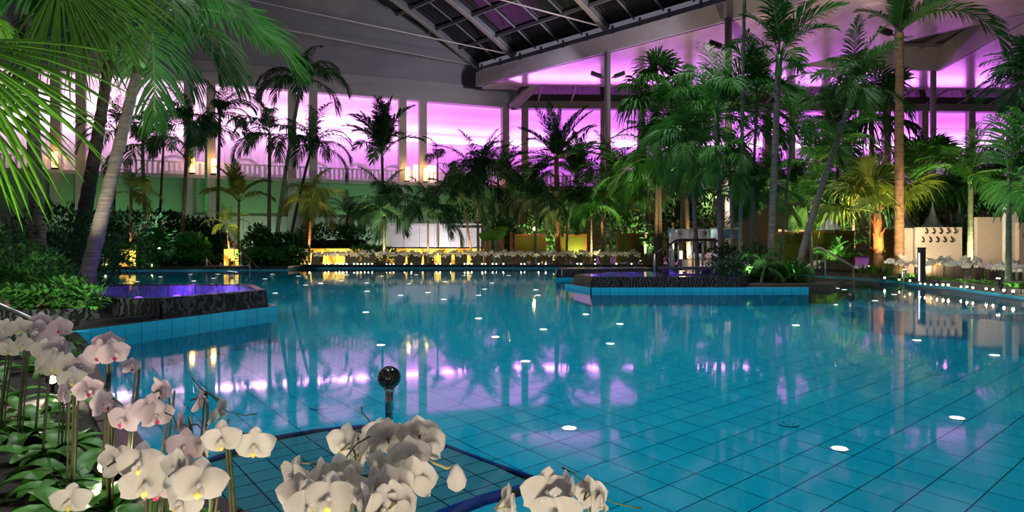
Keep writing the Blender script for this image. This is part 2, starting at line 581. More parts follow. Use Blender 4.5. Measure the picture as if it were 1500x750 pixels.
for (x0, y0), (x1, y1) in zip(edge, edge[1:]):
    d = V((x1 - x0, y1 - y0)); n = max(1, round(d.length)); nrm = V((d.y, -d.x)).normalized() * 0.05
    for i in range(n):
        q = V((x0, y0)) + d * ((i + 0.5) / n)
        put('kerb_stone', nme, kerb2, V((q.x, q.y, 0.03)) - kerb2.location, (0, 0, math.atan2(d.y, d.x)), (d.length / n, 1, 1))

# underwater bench with its navy rim and small tiles
bench = thing('pool_bench', 'submerged tiled bench with navy rim beside the orchid bed', 'bench', (-0.8, 3.3, -0.5))
mb = MB(); mb.prism(BENCH, -0.5, -0.135); mb.build('core', 'grout', bench)
ta, tb = TA.normalized() * 0.155, TB.normalized() * 0.155
bt = MB()
pp4 = [ta * (a * 0.475) + tb * (b * 0.475) for a, b in ((-1, -1), (1, -1), (1, 1), (-1, 1))]
bt.add([(q.x, q.y, 0) for q in pp4] + [(q.x, q.y, -0.012) for q in pp4], [(0, 1, 2, 3), (0, 4, 5, 1), (1, 5, 6, 2), (2, 6, 7, 3), (3, 7, 4, 0)])
btm = bt.mesh('tile', 'tile_small')
if btm.polygons[0].normal.z < 0:
    btm.flip_normals()
ctr = V((-0.75, 3.2))
for i in range(-16, 17):
    for j in range(-16, 17):
        c = V((-0.8, 3.3)) + ta * i + tb * j
        if inside(ctr.x + (c.x - ctr.x) * 1.07, ctr.y + (c.y - ctr.y) * 1.07, BENCH):
            put('tile', btm, bench, V((c.x, c.y, -0.124)) - bench.location)
n = len(BENCH)
for i in range(n):
    a, b = V(BENCH[i]), V(BENCH[(i + 1) % n])
    mb = MB(); mb.tube([(a.x, a.y, -0.125), (b.x, b.y, -0.125)], 0.014, 8)
    mb.build('rim_tile', 'tile_blue', bench)
# raised step of the bench with a rounded navy nosing, mostly behind the blossoms
arc = [(0.22, 2.92), (0.05, 2.86), (-0.12, 2.74), (-0.27, 2.58), (-0.4, 2.38), (-0.48, 2.15)]
mb = MB(); mb.prism(arc + [(0.3, 2.0), (0.42, 2.6)], -0.5, -0.03); mb.build('upper_step', 'tile_wall', bench)
for (x0, y0), (x1, y1) in zip(arc, arc[1:]):
    mb = MB(); mb.tube([(x0, y0, -0.035), (x1, y1, -0.035)], 0.036, 10)
    mb.build('rim_tile', 'tile_blue', bench)

# ------------------------------------------------------------------ gallery walls
W0, WD = V((-22.4, 51.0)), V((0.926, 0.377))
WD.normalize()
WN = V((-WD.y, WD.x))


def wt(x):
    k = (x - CX) / F
    return (W0.y * k - W0.x) / (WD.x - WD.y * k)


def wp(t, off, z, o=W0, d=WD, nn=WN):
    q = o + d * t + nn * off
    return V((q.x, q.y, z))


def slab(mb, t0, t1, o0, o1, z0, z1, o=W0, d=WD, nn=WN, mi=0):
    mb.prism([tuple(wp(t0, o0, 0, o, d, nn).xy), tuple(wp(t1, o0, 0, o, d, nn).xy), tuple(wp(t1, o1, 0, o, d, nn).xy), tuple(wp(t0, o1, 0, o, d, nn).xy)], z0, z1, mi)


TL, TR = wt(752) - 48, wt(752)
mb = MB(); slab(mb, TL, TR, 0.0, 0.5, 3.3, 6.0); struct('wall_back', mb, 'green_wall')
mb = MB(); slab(mb, TL, TR, -0.1, 0.5, -0.3, 3.3); lower = struct('wall_back_lower', mb, 'grout')
t = TL
pan = []
while t < TR - 0.2:
    t2 = min(t + 2.35, TR)
    mb = MB(); slab(mb, t + 0.012, t2 - 0.012, -0.14, -0.1, 0.1, 3.28); mb.build('panel', 'pale_panel', lower)
    t = t2
mb = MB(); slab(mb, TL, TR, -0.25, 8.0, 6.0, 6.25); struct('gallery_slab', mb, 'cornice')
mb = MB()
slab(mb, TL, TR + 0.4, -0.15, 0.6, 13.1, 13.5); slab(mb, TL, TR + 0.4, -0.3, 0.6, 13.5, 13.9); slab(mb, TL, TR + 0.4, -0.1, 0.6, 13.9, 14.75)
struct('trim_2', mb, 'cornice')
mb = MB(); slab(mb, TL, wt(703), 0.15, 0.5, 14.75, 34); struct('wall_gable', mb, 'grey_wall')
mb = MB(); slab(mb, TL, TR + 8, 7.4, 7.7, 6.25, 14.5); struct('wall_gallery_back', mb, 'gallery_white')

PX = [-160, -120, 81, 118, 276, 309, 428, 459, 590, 620, 741]
for i, x in enumerate(PX):
    t = wt(x)
    p = thing('gallery_pillar', 'sand coloured gallery pillar standing on the balcony slab above the green wall', 'pillar', wp(t, 0.2, 6.25), 'pillars of the upper gallery')
    wdt = 0.62 if i > 1 else 0.7
    mb = MB(); slab(mb, t - wdt / 2, t + wdt / 2, -0.05, 0.5, 6.25, 13.1); mb.build('shaft', 'pillar', p)
    mb = MB(); slab(mb, t - wdt / 2 - 0.03, t + wdt / 2 + 0.03, -0.08, 0.53, 10.35, 10.4); mb.build('joint_band', 'cornice', p)
    mb = MB(); slab(mb, t - 0.3, t + 0.3, -0.24, 0.0, -0.3, 6.0); mb.build('pilaster', 'pale_panel', lower)

# amber lamps on the pillar feet
for i, (x, big) in enumerate(((81, 1), (282, 1), (313, 1), (596, 1), (623, 1.3), (744, 1.2))):
    t = wt(x)
    o = thing('pillar_lamp', 'amber wall lamp glowing at the foot of a gallery pillar', 'lamp', wp(t, -0.1, 6.3), 'amber lamps along the gallery')
    mb = MB(); slab(mb, t - 0.17, t + 0.17, -0.24, -0.06, 6.4, 7.5); mb.build('glass', 'wall_lamp', o)
    mb = MB(); slab(mb, t - 0.2, t + 0.2, -0.26, -0.05, 6.3, 6.4); mb.build('bracket', 'black_metal', o)
    light('POINT', wp(t, -0.55, 7.3), 60 * big, (1.0, 0.6, 0.2), size=0.15, parent=o)

# balustrades: one unit for each bay
bx = MB(); bx.box((0, 0, 0.44), (0.16, 0.05, 0.88)); slat_me = bx.mesh('slat', 'white_wall')


def balustrade(t0, t1, o, d, nn, label):
    b = thing('balustrade', label, 'railing', wp((t0 + t1) / 2, 0.1, 6.25, o, d, nn), 'white slatted balustrades of the gallery')
    mb = MB(); slab(mb, t0, t1, 0.05, 0.15, 7.13, 7.22, o, d, nn); mb.build('top_rail', 'white_wall', b)
    n = max(2, int((t1 - t0) / 0.34))
    rz = math.atan2(d.y, d.x)
    for i in range(n):
        p = wp(t0 + (t1 - t0) * (i + 0.5) / n, 0.1, 6.25, o, d, nn)
        put('slat', slat_me, b, p - b.location, (0, 0, rz))


bays = [(PX[0], PX[2]), (PX[3], PX[4]), (PX[5], PX[6]), (PX[7], PX[8]), (PX[9], PX[10])]
pairs = [(PX[2], PX[3]), (PX[4], PX[5]), (PX[6], PX[7]), (PX[8], PX[9])]
for a, b in bays:
    balustrade(wt(a) + 0.4, wt(b) - 0.4, W0, WD, WN, 'white slatted balustrade filling a wide bay of the gallery')
for a, b in pairs:
    balustrade(wt(a) + 0.4, wt(b) - 0.4, W0, WD, WN, 'short white slatted balustrade between two paired gallery pillars')


def curtain(t0, t1, off, z0, z1, o, d, nn, label):
    mb = MB()
    n = int((t1 - t0) / 0.14)
    vs, fs = [], []
    for i in range(n + 1):
        t = t0 + (t1 - t0) * i / n
        dz = R.uniform(-0.05, 0.05)
        of = off + 0.05 * math.sin(i * 1.7) + R.uniform(-0.03, 0.03)
        vs += [wp(t, of, z0 + dz, o, d, nn), wp(t, of, z1, o, d, nn)]
    for i in range(n):
        fs.append((2 * i, 2 * i + 2, 2 * i + 3, 2 * i + 1))
    mb.add(vs, fs)
    return tag(mb.build('string_curtain', 'string'), label, 'curtain', 'string curtains at the back of the gallery')


def gallery_inside(t0, t1, o, d, nn, colour, power, label):
    # sloping vault, LED cove and curtain of one stretch of the gallery
    mb = MB()
    vs = []
    prof = [(7.4, 11.35), (6.6, 11.9), (5.2, 12.6), (3.2, 13.1), (0.5, 13.3)]
    for of, z in prof:
        vs += [wp(t0, of, z, o, d, nn), wp(t1, of, z, o, d, nn)]
    mb.add(vs, [(2 * i, 2 * i + 2, 2 * i + 3, 2 * i + 1) for i in range(len(prof) - 1)])
    mb.build('vault_shell', 'gallery_white')['kind'] = 'structure'
    c = thing('led_cove', label, 'light', wp((t0 + t1) / 2, 7.0, 10.75, o, d, nn), 'magenta light coves of the gallery')
    mb = MB(); slab(mb, t0, t1, 7.05, 7.35, 10.7, 11.15, o, d, nn); mb.build('diffuser', 'cove', c)
    mb = MB(); slab(mb, t0, t1, 6.98, 7.04, 10.62, 10.76, o, d, nn); mb.build('lip', 'gallery_white', c)
    m = (t0 + t1) / 2
    light('AREA', wp(m, 6.7, 11.0, o, d, nn), power, colour, wp(m, 3.4, 13.2, o, d, nn), t1 - t0, size_y=0.2, parent=c)
    light('AREA', wp(m, 6.2, 10.9, o, d, nn), power * 0.55, colour, wp(m, 7.3, 8.2, o, d, nn), t1 - t0, size_y=0.2, parent=c)
    light('AREA', wp(m, 1.2, 12.9, o, d, nn), power * 0.35, colour, wp(m, 6.5, 9.5, o, d, nn), t1 - t0, size_y=0.3, parent=c)


STR = [(-160, 100, (1.0, 0.62, 0.78)), (100, 290, (1.0, 0.56, 0.82)), (290, 445, (0.98, 0.46, 0.86)), (445, 605, (0.93, 0.32, 0.95)), (605, 752, (0.86, 0.14, 1.0))]
for i, (a, b, c) in enumerate(STR):
    t0, t1 = wt(a), wt(b) + (5 if i == 4 else 0)
    gallery_inside(t0, t1, W0, WD, WN, c, (46 if i < 3 else 54) * (t1 - t0), 'long magenta LED cove glowing along the gallery back wall')
    curtain(t0, t1, 6.9, 6.3, 10.7, W0, WD, WN, 'pale string curtain hanging below the gallery light cove')

# rounded cabana backs and a lit doorway behind the balustrade
for x in (205, 318, 374, 430, 496, 552):
    t = wt(x) * 1.0 + 2.0
    c = wp(t, 3.0, 6.25)
    o = thing('daybed', 'white round-backed daybed standing behind the gallery balustrade', 'daybed', c, 'round-backed daybeds on the gallery')
    mb = MB()
    vs, fs = [], []
    for i in range(13):
        a = PI * i / 12
        for r, of in ((1.25, 2.7), (1.25, 3.5), (1.1, 2.7), (1.1, 3.5)):
            vs.append(wp(t - math.cos(a) * r, of, 6.25 + 0.5 + math.sin(a) * r))
    for i in range(12):
        b0, b1 = i * 4, i * 4 + 4
        fs += [(b0, b1, b1 + 1, b0 + 1), (b0 + 2, b0 + 3, b1 + 3, b1 + 2), (b0, b0 + 2, b1 + 2, b1), (b0 + 1, b1 + 1, b1 + 3, b0 + 3)]
    mb.add(vs, fs); mb.build('hood', 'gallery_white', o)
    mb = MB(); slab(mb, t - 1.2, t + 1.2, 2.6, 3.5, 6.25, 6.75); mb.build('mattress', 'gallery_white', o)
mb = MB(); slab(mb, wt(633), wt(643), 6.3, 6.5, 7.0, 8.5)
tag(mb.build('window', 'window_lit'), 'narrow warm lit window on the gallery near the amber pillar lamp', 'window')
mb = MB(); slab(mb, wt(654), wt(668), 6.3, 6.5, 7.0, 8.5)
tag(mb.build('window', 'window_lit'), 'wider warm lit window on the gallery behind the slim arching palm', 'window')

# right-hand gallery, facing the camera
Q0 = wp(TR, 0, 0).xy
QD = V((1.0, 0.035)).normalized(); QN = V((-QD.y, QD.x))


def qt(x):
    k = (x - CX) / F
    return (Q0.y * k - Q0.x) / (QD.x - QD.y * k)


QR = qt(1560)
mb = MB(); slab(mb, 0, QR, 0, 0.5, -0.3, 6.0, Q0, QD, QN); struct('wall_right_back', mb, 'far_wall')
mb = MB(); slab(mb, 0, QR, -0.25, 8, 6.0, 6.25, Q0, QD, QN); struct('gallery_slab', mb, 'cornice')
mb = MB(); slab(mb, -0.2, QR, -0.2, 0.6, 13.1, 13.75, Q0, QD, QN); struct('trim_3', mb, 'cornice')
mb = MB(); slab(mb, 0, QR, 7.4, 7.7, 6.25, 14.5, Q0, QD, QN); struct('wall_gallery_back', mb, 'gallery_white')
qp = [769, 885, 940, 1010, 1125, 1160, 1212, 1300, 1355, 1424, 1490]
for x in qp:
    t = qt(x)
    p = thing('gallery_pillar', 'sand coloured pillar of the gallery behind the palm grove', 'pillar', wp(t, 0.2, 6.25, Q0, QD, QN), 'pillars of the gallery behind the palm grove')
    mb = MB(); slab(mb, t - 0.3, t + 0.3, -0.05, 0.5, 6.25, 13.1, Q0, QD, QN); mb.build('shaft', 'pillar', p)
    mb = MB(); slab(mb, t - 0.33, t + 0.33, -0.08, 0.53, 10.35, 10.4, Q0, QD, QN); mb.build('joint_band', 'cornice', p)
for a, b in zip([752] + qp, qp):
    balustrade(qt(a) + 0.4, qt(b) - 0.4, Q0, QD, QN, 'white slatted balustrade in the gallery behind the palm grove')
for i in range(4):
    t0, t1 = QR * i / 4, QR * (i + 1) / 4
    gallery_inside(t0, t1, Q0, QD, QN, (0.74, 0.13, 1.0), 48 * (t1 - t0), 'long magenta LED cove in the gallery behind the palm grove')
    curtain(t0, t1, 6.9, 6.3, 10.7, Q0, QD, QN, 'string curtain below the cove behind the palm grove')
# sloping dark clerestory with its bars
cl = MB(); cl.add([wp(0.3, -0.1, 13.75, Q0, QD, QN), wp(QR, -0.1, 13.75, Q0, QD, QN), wp(QR, -3.4, 14.32, Q0, QD, QN), wp(0.3, -3.4, 14.32, Q0, QD, QN)], [(0, 1, 2, 3)])
cler = struct('window_1', cl, 'glass_dark')
for i in range(17):
    t = 2.2 + i * 2.9
    mb = MB(); mb.beam(wp(t, -0.12, 13.72, Q0, QD, QN), wp(t, -3.4, 14.29, Q0, QD, QN), 0.12, 0.1)
    mb.build('glazing_bar', 'rib_edge', cler)
# slanting brace at the corner of the two galleries
mb = MB(); mb.beam(wp(TR - 0.2, -0.5, 13.2), (2.6, 56.2, 14.9), 0.9, 0.35); struct('corner_brace', mb, 'cornice')

# ------------------------------------------------------------------ ceiling, fascia, roof
CZ = 14.3
O1, O2, O3, O4, O5 = (-2.5, 56.6), (50, 1.2), (60, 1.2), (60, 60), (-2.5, 58.0)
h1, h2, h3, h4 = (21, 50.6), (32.5, 52), (30, 38.5), (28.3, 40.6)
mb = MB()
mb.prism([O1, h1, h4, h3, O3, O2], CZ, CZ + 0.1)
mb.prism([O1, O5, O4, O3, h3, h2, h1], CZ, CZ + 0.1)
ceiling = struct('ceiling', mb, 'membrane')
ed = (V(O2) - V(O1)).normalized()
mb = MB()
q0, q1 = V(O1) - ed * 0.6, V(O2)
mb.beam((q0.x, q0.y, CZ + 0.58), (q1.x, q1.y, CZ + 0.58), 0.3, 1.16)
struct('trim_4', mb, 'fascia')
for a, b, nm in ((h1, h2, 'trim_5'), (h2, h3, 'trim_6'), (h3, h4, 'trim_7'), (h4, h1, 'trim_8')):
    mb = MB(); mb.beam((a[0], a[1], CZ + 0.9), (b[0], b[1], CZ + 0.9), 0.2, 1.8)
    struct(nm, mb, 'fascia')
mb = MB(); mb.prism([(19, 54), (36, 54), (36, 36), (19, 36)], 16.15, 16.2)
sky2 = struct('window_2', mb, 'glass_dark')
for i in range(6):
    mb = MB(); mb.beam((20.5 + i * 2.6, 53.6, 16.02), (20.5 + i * 2.6, 36.5, 16.02), 0.18, 0.3); mb.build('glazing_bar', 'roof_steel', sky2)
for i in range(4):
    mb = MB(); mb.beam((19.5, 38 + i * 4.4, 16.06), (35.5, 38 + i * 4.4, 16.06), 0.14, 0.2); mb.build('glazing_bar', 'roof_steel', sky2)

E0 = V((-2.95, 59.0)); E = V((0.69, -0.724)).normalized(); U = V((-0.8, -0.6))


def rp(t, s, dz=0.0):
    q = E0 + E * t + U * s
    return V((q.x, q.y, 16.5 + 0.62 * s - 0.012 * s * s + dz))


roof = thing('roof', None, None, (0, 45, 16.5), kind='structure')
SS = [0, 2.0, 4.2, 6.6, 9.2, 12, 15.5, 19.5, 24, 30, 36, 44, 52]
TT = [-13, -9, -4.4, 0.1, 4.6, 9.4, 14.2, 18.9, 23.6, 33, 42, 52, 64]
for i in range(len(TT) - 1):
    for j in range(len(SS) - 1):
        mb = MB(); mb.add([rp(TT[i], SS[j], 0.25), rp(TT[i + 1], SS[j], 0.25), rp(TT[i + 1], SS[j + 1], 0.25), rp(TT[i], SS[j + 1], 0.25)], [(0, 1, 2, 3)])
        mb.build('glass_panel', 'glass_dark', roof)
for t in (0.0, 4.6, 14.2, 23.6, 33, 42, 52):
    mb = MB()
    sl = [k * 2.0 for k in range(27)]
    for a, b in zip(sl, sl[1:]):
        mb.beam(rp(t, a), rp(t, b), 0.22, 0.55)
    rib = mb.build('rib', 'roof_steel', roof)
    mb = MB()
    for a, b in zip(sl, sl[1:]):
        mb.beam(rp(t, a, -0.31), rp(t, b, -0.31), 0.42, 0.07)
    mb.build('flange', 'rib_edge', rib)
for s in SS[1:10]:
    mb = MB(); mb.beam(rp(-9, s), rp(52, s), 0.14, 0.22); mb.build('purlin', 'roof_steel', roof)
for t in (-2.1, 2.3, 7, 9.4, 11.8, 16.5, 18.9, 21.2):
    mb = MB()
    for a, b in zip(SS[:10], SS[1:10]):
        mb.beam(rp(t, a, 0.12), rp(t, b, 0.12), 0.07, 0.12)
    mb.build('glazing_bar', 'roof_steel', roof)
mb = MB()
for dz, ww, hh in ((-0.9, 0.25, 0.14), (-0.25, 0.35, 0.2), (-0.55, 0.1, 0.1)):
    mb.beam(rp(-0.5, 0, dz), rp(64, 0, dz), ww, hh)
eave = mb.build('eave_beam', 'roof_steel', roof)
for k in range(14):
    mb = MB(); mb.beam(rp(0.5 + k * 2.35, 0.0, -1.1), rp(0.5 + k * 2.35, 0.0, 0.1), 0.22, 0.16, up=(1, 0, 0)); mb.build('stanchion', 'roof_steel', eave)
for t in (0.0, 4.6, 14.2):
    a = rp(t, 0.2, -0.1); b = a + V((U.x, U.y, 0)) * 34
    mb = MB(); mb.tube([a, b], 0.05, 6); mb.build('tie_rod', 'rib_edge', roof)

# free-standing columns with floodlights
def column(x, ytop, label, lamps, aim=None):
    Y = (CZ - 1) * F / (HOR - ytop)
    X = (x - CX) / F * Y
    o = thing('column', label, 'column', (X, Y, GZ))
    mb = MB(); mb.tube([(X, Y, GZ), (X, Y, CZ)], 0.21, 18); mb.build('shaft', 'column', o, True)
    mb = MB(); mb.tube([(X, Y, GZ), (X, Y, GZ + 0.12)], 0.34, 18); mb.build('base_plate', 'column', o, True)
    for sgn in lamps:
        z = 12.75
        fl = thing('floodlight', 'black floodlight clamped high on the %s' % label.split(' rising')[0] + label[label.index(' rising'):].replace('rising', 'standing'), 'floodlight', (X + sgn * 0.7, Y - 0.1, z - 0.2), 'floodlights on the columns')
        mb = MB(); mb.box((X + sgn * 0.8, Y - 0.1, z), (0.75, 0.28, 0.26), rot=Matrix.Rotation(-sgn * 0.35, 3, 'Y')); mb.build('housing', 'black_metal', fl)
        mb = MB(); mb.tube([(X + sgn * 0.275, Y, z - 0.2), (X + sgn * 0.5, Y - 0.1, z - 0.1)], 0.05, 6); mb.build('arm', 'black_metal', fl)
        mb = MB(); mb.box((X + sgn * 1.17, Y - 0.1, z + sgn * sgn * -0.02 + 0.13), (0.02, 0.22, 0.2)); mb.build('lens', 'steel', fl)
        if aim and aim[2 if sgn < 0 else 3]:
            light('SPOT', (X + sgn * 1.3, Y - 0.1, z + 0.15), aim[0], aim[1], aim[2 if sgn < 0 else 3], 0.5, 120, 0.9, parent=fl)


column(890, 77, 'grey round column rising beside the fan palm clump', (-1, 1), (2900, (0.94, 0.88, 1.0), (-14, 52, 18), None))
column(1067, 27, 'grey round column rising behind the tall palm grove', (-1,), (2900, (0.94, 0.88, 1.0), (-10, 46, 20), None))
column(1316, 5, 'grey round column rising behind the thick ringed palm trunk', (-1,))
column(1367, 105, 'grey round column rising near the ceiling opening', ())

# added floodlights, unseen above the pool, that make its glow; housings made up too
for i, (x, y, z, tx, ty, pw, ang) in enumerate(((-9, 13, 17, -4, 13, 1.0, 80), (-3, 4, 17, 0, 6, 0.8, 75), (5, 9, 16, 4, 9, 1.0, 80), (2, 18, 18, 0, 18, 1.2, 80), (-12, 22, 18, -10, 21, 1.1, 80), (7, 24, 15, 5, 23, 0.9, 75), (8.5, 17, 13.5, 8.3, 16.5, 0.5, 70))):
    o = thing('added_pool_floodlight', 'added unseen black floodlight lighting the pool from above', 'floodlight', (x, y, z), 'added floodlights above the pool')
    mb = MB(); mb.lathe((x, y, z), [(0.10, 0.35), (0.16, 0.3), (0.2, 0.0), (0.18, 0.0), (0.14, 0.2)], 14); mb.build('housing', 'black_metal', o)
    mb = MB(); mb.tube([(x, y, z + 0.34), (x, y, z + 4)], 0.02, 6); mb.build('pendant_rod', 'black_metal', o)
    light('SPOT', (x, y, z - 0.05), 3500 * pw, (0.92, 0.97, 1.0), (tx, ty, 0), 0.12, ang, 0.7, parent=o)

# ------------------------------------------------------------------ spas, rails and furniture of the banks
def slanted_slab(name, a, b, z0, z1, lean, m, parent, thick=0.12):
    a, b = V(a), V(b)
    d = (b - a).normalized(); nrm = V((d.y, -d.x))
    mb = MB()
    vs = []
    for q in (a, b):
        for z, off in ((z0, lean), (z1, 0.0)):
            for k in (0, -thick):
                p = q + nrm * (off + k)
                vs.append((p.x, p.y, z))
    mb.add(vs, [(0, 2, 6, 4), (1, 5, 7, 3), (2, 3, 7, 6), (0, 4, 5, 1), (0, 1, 3, 2), (4, 6, 7, 5)])
    return mb.build(name, m, parent)


def spa(label, ring, z0, z1, lean, splits, purple):
    cx = sum(p[0] for p in ring) / len(ring); cy = sum(p[1] for p in ring) / len(ring)
    o = thing('whirlpool', label, 'whirlpool', (cx, cy, z0))
    n = len(ring)
    for i in range(n):
        a, b = V(ring[i]), V(ring[(i + 1) % n])
        k = splits[i]
        for j in range(k):
            slanted_slab('marble_slab', a + (b - a) * (j / k + 0.002), a + (b - a) * ((j + 1) / k - 0.002), z0, z1, lean, 'marble', o)
    for i in range(n):
        a, b = V(ring[i]), V(ring[(i + 1) % n]); d = (b - a).normalized(); nn = V((-d.y, d.x)) * 0.14
        k = max(1, int((b - a).length / 0.45))
        for j in range(k):
            q0, q1 = a.lerp(b, (j + 0.02) / k) + nn, a.lerp(b, (j + 0.98) / k) + nn
            mb = MB(); mb.beam((q0.x, q0.y, z1 - 0.1), (q1.x, q1.y, z1 - 0.1), 0.03, 0.17); mb.build('lining_tile', 'lining', o)
    ins = [(p[0] + (cx - p[0]) * 0.03, p[1] + (cy - p[1]) * 0.03) for p in ring]
    mb = MB(); mb.prism(ins, z0, z1 - 0.18); mb.build('basin_floor', 'tile_small', o)
    mb = MB(); mb.add([(p[0], p[1], z1 - 0.004) for p in ins], [tuple(range(n))])
    wo = mb.build('water', 'spa_water', o)
    if wo.data.polygons[0].normal.z < 0:
        wo.data.flip_normals()
    for x, y, pw, c in purple:
        lo = mb2 = MB(); mb2.lathe((x, y, z1 - 0.18), [(0.05, 0), (0.06, 0.02), (0.04, 0.03)], 10); mb2.build('underwater_lamp', 'violet_lens', o)
        light('POINT', (x, y, z1 - 0.07), pw, c, size=0.03, parent=o)
    return o


VIO = (0.30, 0.10, 1.0)
spa('black marble whirlpool with violet light on the ledge by the shrubs',
    [(-4.27, 8.3), (-3.57, 9.9), (-4.3, 11.35), (-6.55, 11.4), (-6.45, 10.0), (-5.25, 8.7), (-4.75, 8.25)], 0.10, 0.36, 0.04, [3, 3, 4, 2, 3, 1, 1],
    [(-4.7, 11.0, 9, VIO), (-5.4, 11.0, 9, VIO), (-5.8, 10.6, 5, VIO), (-4.2, 10.2, 6, VIO), (-5.0, 9.6, 5, VIO)])
# marble blocks and a step at the foot of the bank shrubs
mb = MB(); mb.prism([(-4.72, 7.45), (-4.28, 8.1), (-4.4, 8.16), (-4.72, 7.72)], 0.10, 0.17)
tag(mb.build('marble_step', 'marble_plain'), 'thin grey marble step leaning on the whirlpool wall', 'step')
mb = MB(); mb.prism([(-6.1, 7.35), (-4.95, 7.45), (-4.75, 7.9), (-5.2, 8.3), (-6.3, 8.2)], 0.09, 0.3, inset=0.06)
tag(mb.build('marble_block', 'marble'), 'dark veined marble block below the ivy shrub', 'block')
mb = MB(); mb.prism([(-7.5, 7.3), (-6.15, 7.35), (-6.35, 8.1), (-7.5, 8.1)], 0.09, 0.28, inset=0.05)
tag(mb.build('marble_block', 'marble'), 'wide veined marble block at the end of the steel handrail', 'block')

# right island: ledge and two spas
led = [(1.72, 14.95), (6.55, 15.1), (7.2, 17.6), (6.9, 19.5), (2.4, 18.6), (1.3, 16.4)]
mb = MB(); mb.prism(led, -0.5, 0.07)
ledge2 = struct('pool_ledge', mb, 'grout')
strip_tiles('tile', (1.74, 14.93), (6.55, 15.08), -0.42, 0.085, 24, 'tile_wall', ledge2)
strip_tiles('tile', (1.28, 16.4), (1.70, 14.95), -0.42, 0.085, 7, 'tile_wall', ledge2)
spa('long black marble whirlpool overflowing beside the palm island',
    [(1.78, 15.15), (5.1, 15.25), (6.2, 17.2), (5.6, 19.0), (2.6, 18.2), (1.5, 16.4)], 0.08, 0.31, 0.06, [4, 2, 2, 3, 2, 2],
    [(2.2, 16.2, 16, VIO), (3.0, 17.4, 16, VIO), (4.2, 18.2, 16, VIO), (2.2, 17.0, 14, (0.5, 0.2, 1.0)), (4.6, 17.0, 10, VIO)])
mb = MB(); mb.prism([(1.25, 19.9), (4.6, 20.6), (4.4, 23.0), (1.6, 22.4)], -0.5, 0.06)
ledge3 = struct('pool_ledge', mb, 'grout')
strip_tiles('tile', (1.25, 19.87), (4.6, 20.57), -0.4, 0.07, 16, 'tile_wall', ledge3)
spa('small black marble whirlpool behind the long overflowing one',
    [(1.32, 20.0), (4.4, 20.75), (4.3, 22.8), (1.75, 22.2)], 0.07, 0.31, 0.05, [4, 2, 3, 2],
    [(2.2, 21.5, 7, VIO), (3.4, 21.8, 7, VIO)])

# dark timber bench slab on the island
o = thing('slab_bench', 'low dark slab bench on the palm island behind the whirlpool', 'bench', (4.6, 18.3, 0.1))
mb = MB(); mb.box((4.65, 18.3, 0.40), (1.35, 0.5, 0.07)); mb.build('seat', 'planter', o)
for sx in (-0.55, 0.55):
    mb = MB(); mb.box((4.65 + sx, 18.3, 0.23), (0.12, 0.42, 0.3)); mb.build('leg', 'planter', o)


def handrail(label, pts, posts, m='steel', r=0.03, rp_=0.026, name='handrail'):
    b = V(pts[0])
    o = thing(name, label, 'handrail', (b.x, b.y, 0.1))
    mb = MB(); mb.tube(pts, r, 8); mb.build('rail', m, o, True)
    for p, zb in posts:
        mb = MB(); mb.tube([(p[0], p[1], zb), p], rp_, 8); mb.build('post', 'steel', o, True)
    return o


# lamp-lit stairs into the pool
Y = 20.5
P = lambda x, y, Y=20.5: pp(x, y, Y)
handrail('steel handrail descending into the pool beside the lamp-lit steps', [P(1195, 363), P(1203, 363), P(1290, 415)],
         [(P(1209, 367), -0.1), (P(1250, 391), -0.2), (P(1285, 412), -0.2)], 'rail_steel')
o = thing('rail_post', 'lone steel post behind the planter-side handrail', 'post', P(1197, 403, 23))
mb = MB(); mb.tube([pp(1197, 404, 23), pp(1197, 366, 23)], 0.035, 10); mb.build('tube', 'steel', o, True)
mb = MB(); mb.tube([pp(1197, 405, 23), pp(1197, 404, 23)], 0.08, 12); mb.build('foot', 'steel', o, True)
# pool stairs
Yl = 27.2
handrail('nearer steel and brown handrail of the stair stairs', [pp(334, 352, 28.2), pp(342, 356, 28), pp(382, 396, 26.6)],
         [(pp(343, 358, 28), 0.0), (pp(353, 368, 27.6), -0.15), (pp(366, 380, 27.2), -0.15)], 'rail_brown')
handrail('short handrail of the pool stairs next to the bushy bed', [pp(277, 358, 29), pp(285, 358, 29), pp(315, 394, 27.2)],
         [(pp(279, 359, 29), 0.1), (pp(303, 380, 27.8), -0.1)], 'rail_brown')
handrail('handrail of the pool stairs beside the pale steps', [pp(290, 355, 30.2), pp(297, 366, 30)],
         [(pp(297, 366, 30), 0.1), (pp(291, 358, 30.2), 0.1)], 'rail_brown')
st = thing('pale_steps', 'pale marble steps between the stair handrails', 'steps', pp(283, 389, 31))
for i in range(4):
    mb = MB(); mb.box(pp(284, 384 - i * 4.6, 31 + i * 0.35) , (1.1, 0.35, 0.14)); mb.build('step', 'white_wall', st)
# brown handrail of the island
handrail('brown handrail arching over the island spa', [pp(949, 378, 19.2), pp(992, 351.5, 19.4), pp(1044, 351.5, 19.6), pp(1066, 357, 19.8)],
         [(pp(959, 372, 19.2), 0.1), (pp(994, 352, 19.4), 0.1), (pp(1029, 352, 19.5), 0.1), (pp(1044, 352, 19.6), 0.1), (pp(982, 358, 19.4), 0.1), (pp(1015, 352, 19.4), 0.1)], 'rail_brown', 0.035)
# near left steel rail
handrail('steel handrail slanting down past the pale orchids', [pp(-160, 372, 5.6), pp(-6, 444, 5.6), pp(70, 478, 5.6)], [(pp(-120, 390, 5.6), 0.08), (pp(60, 474, 5.6), 0.08)], 'steel', 0.02)

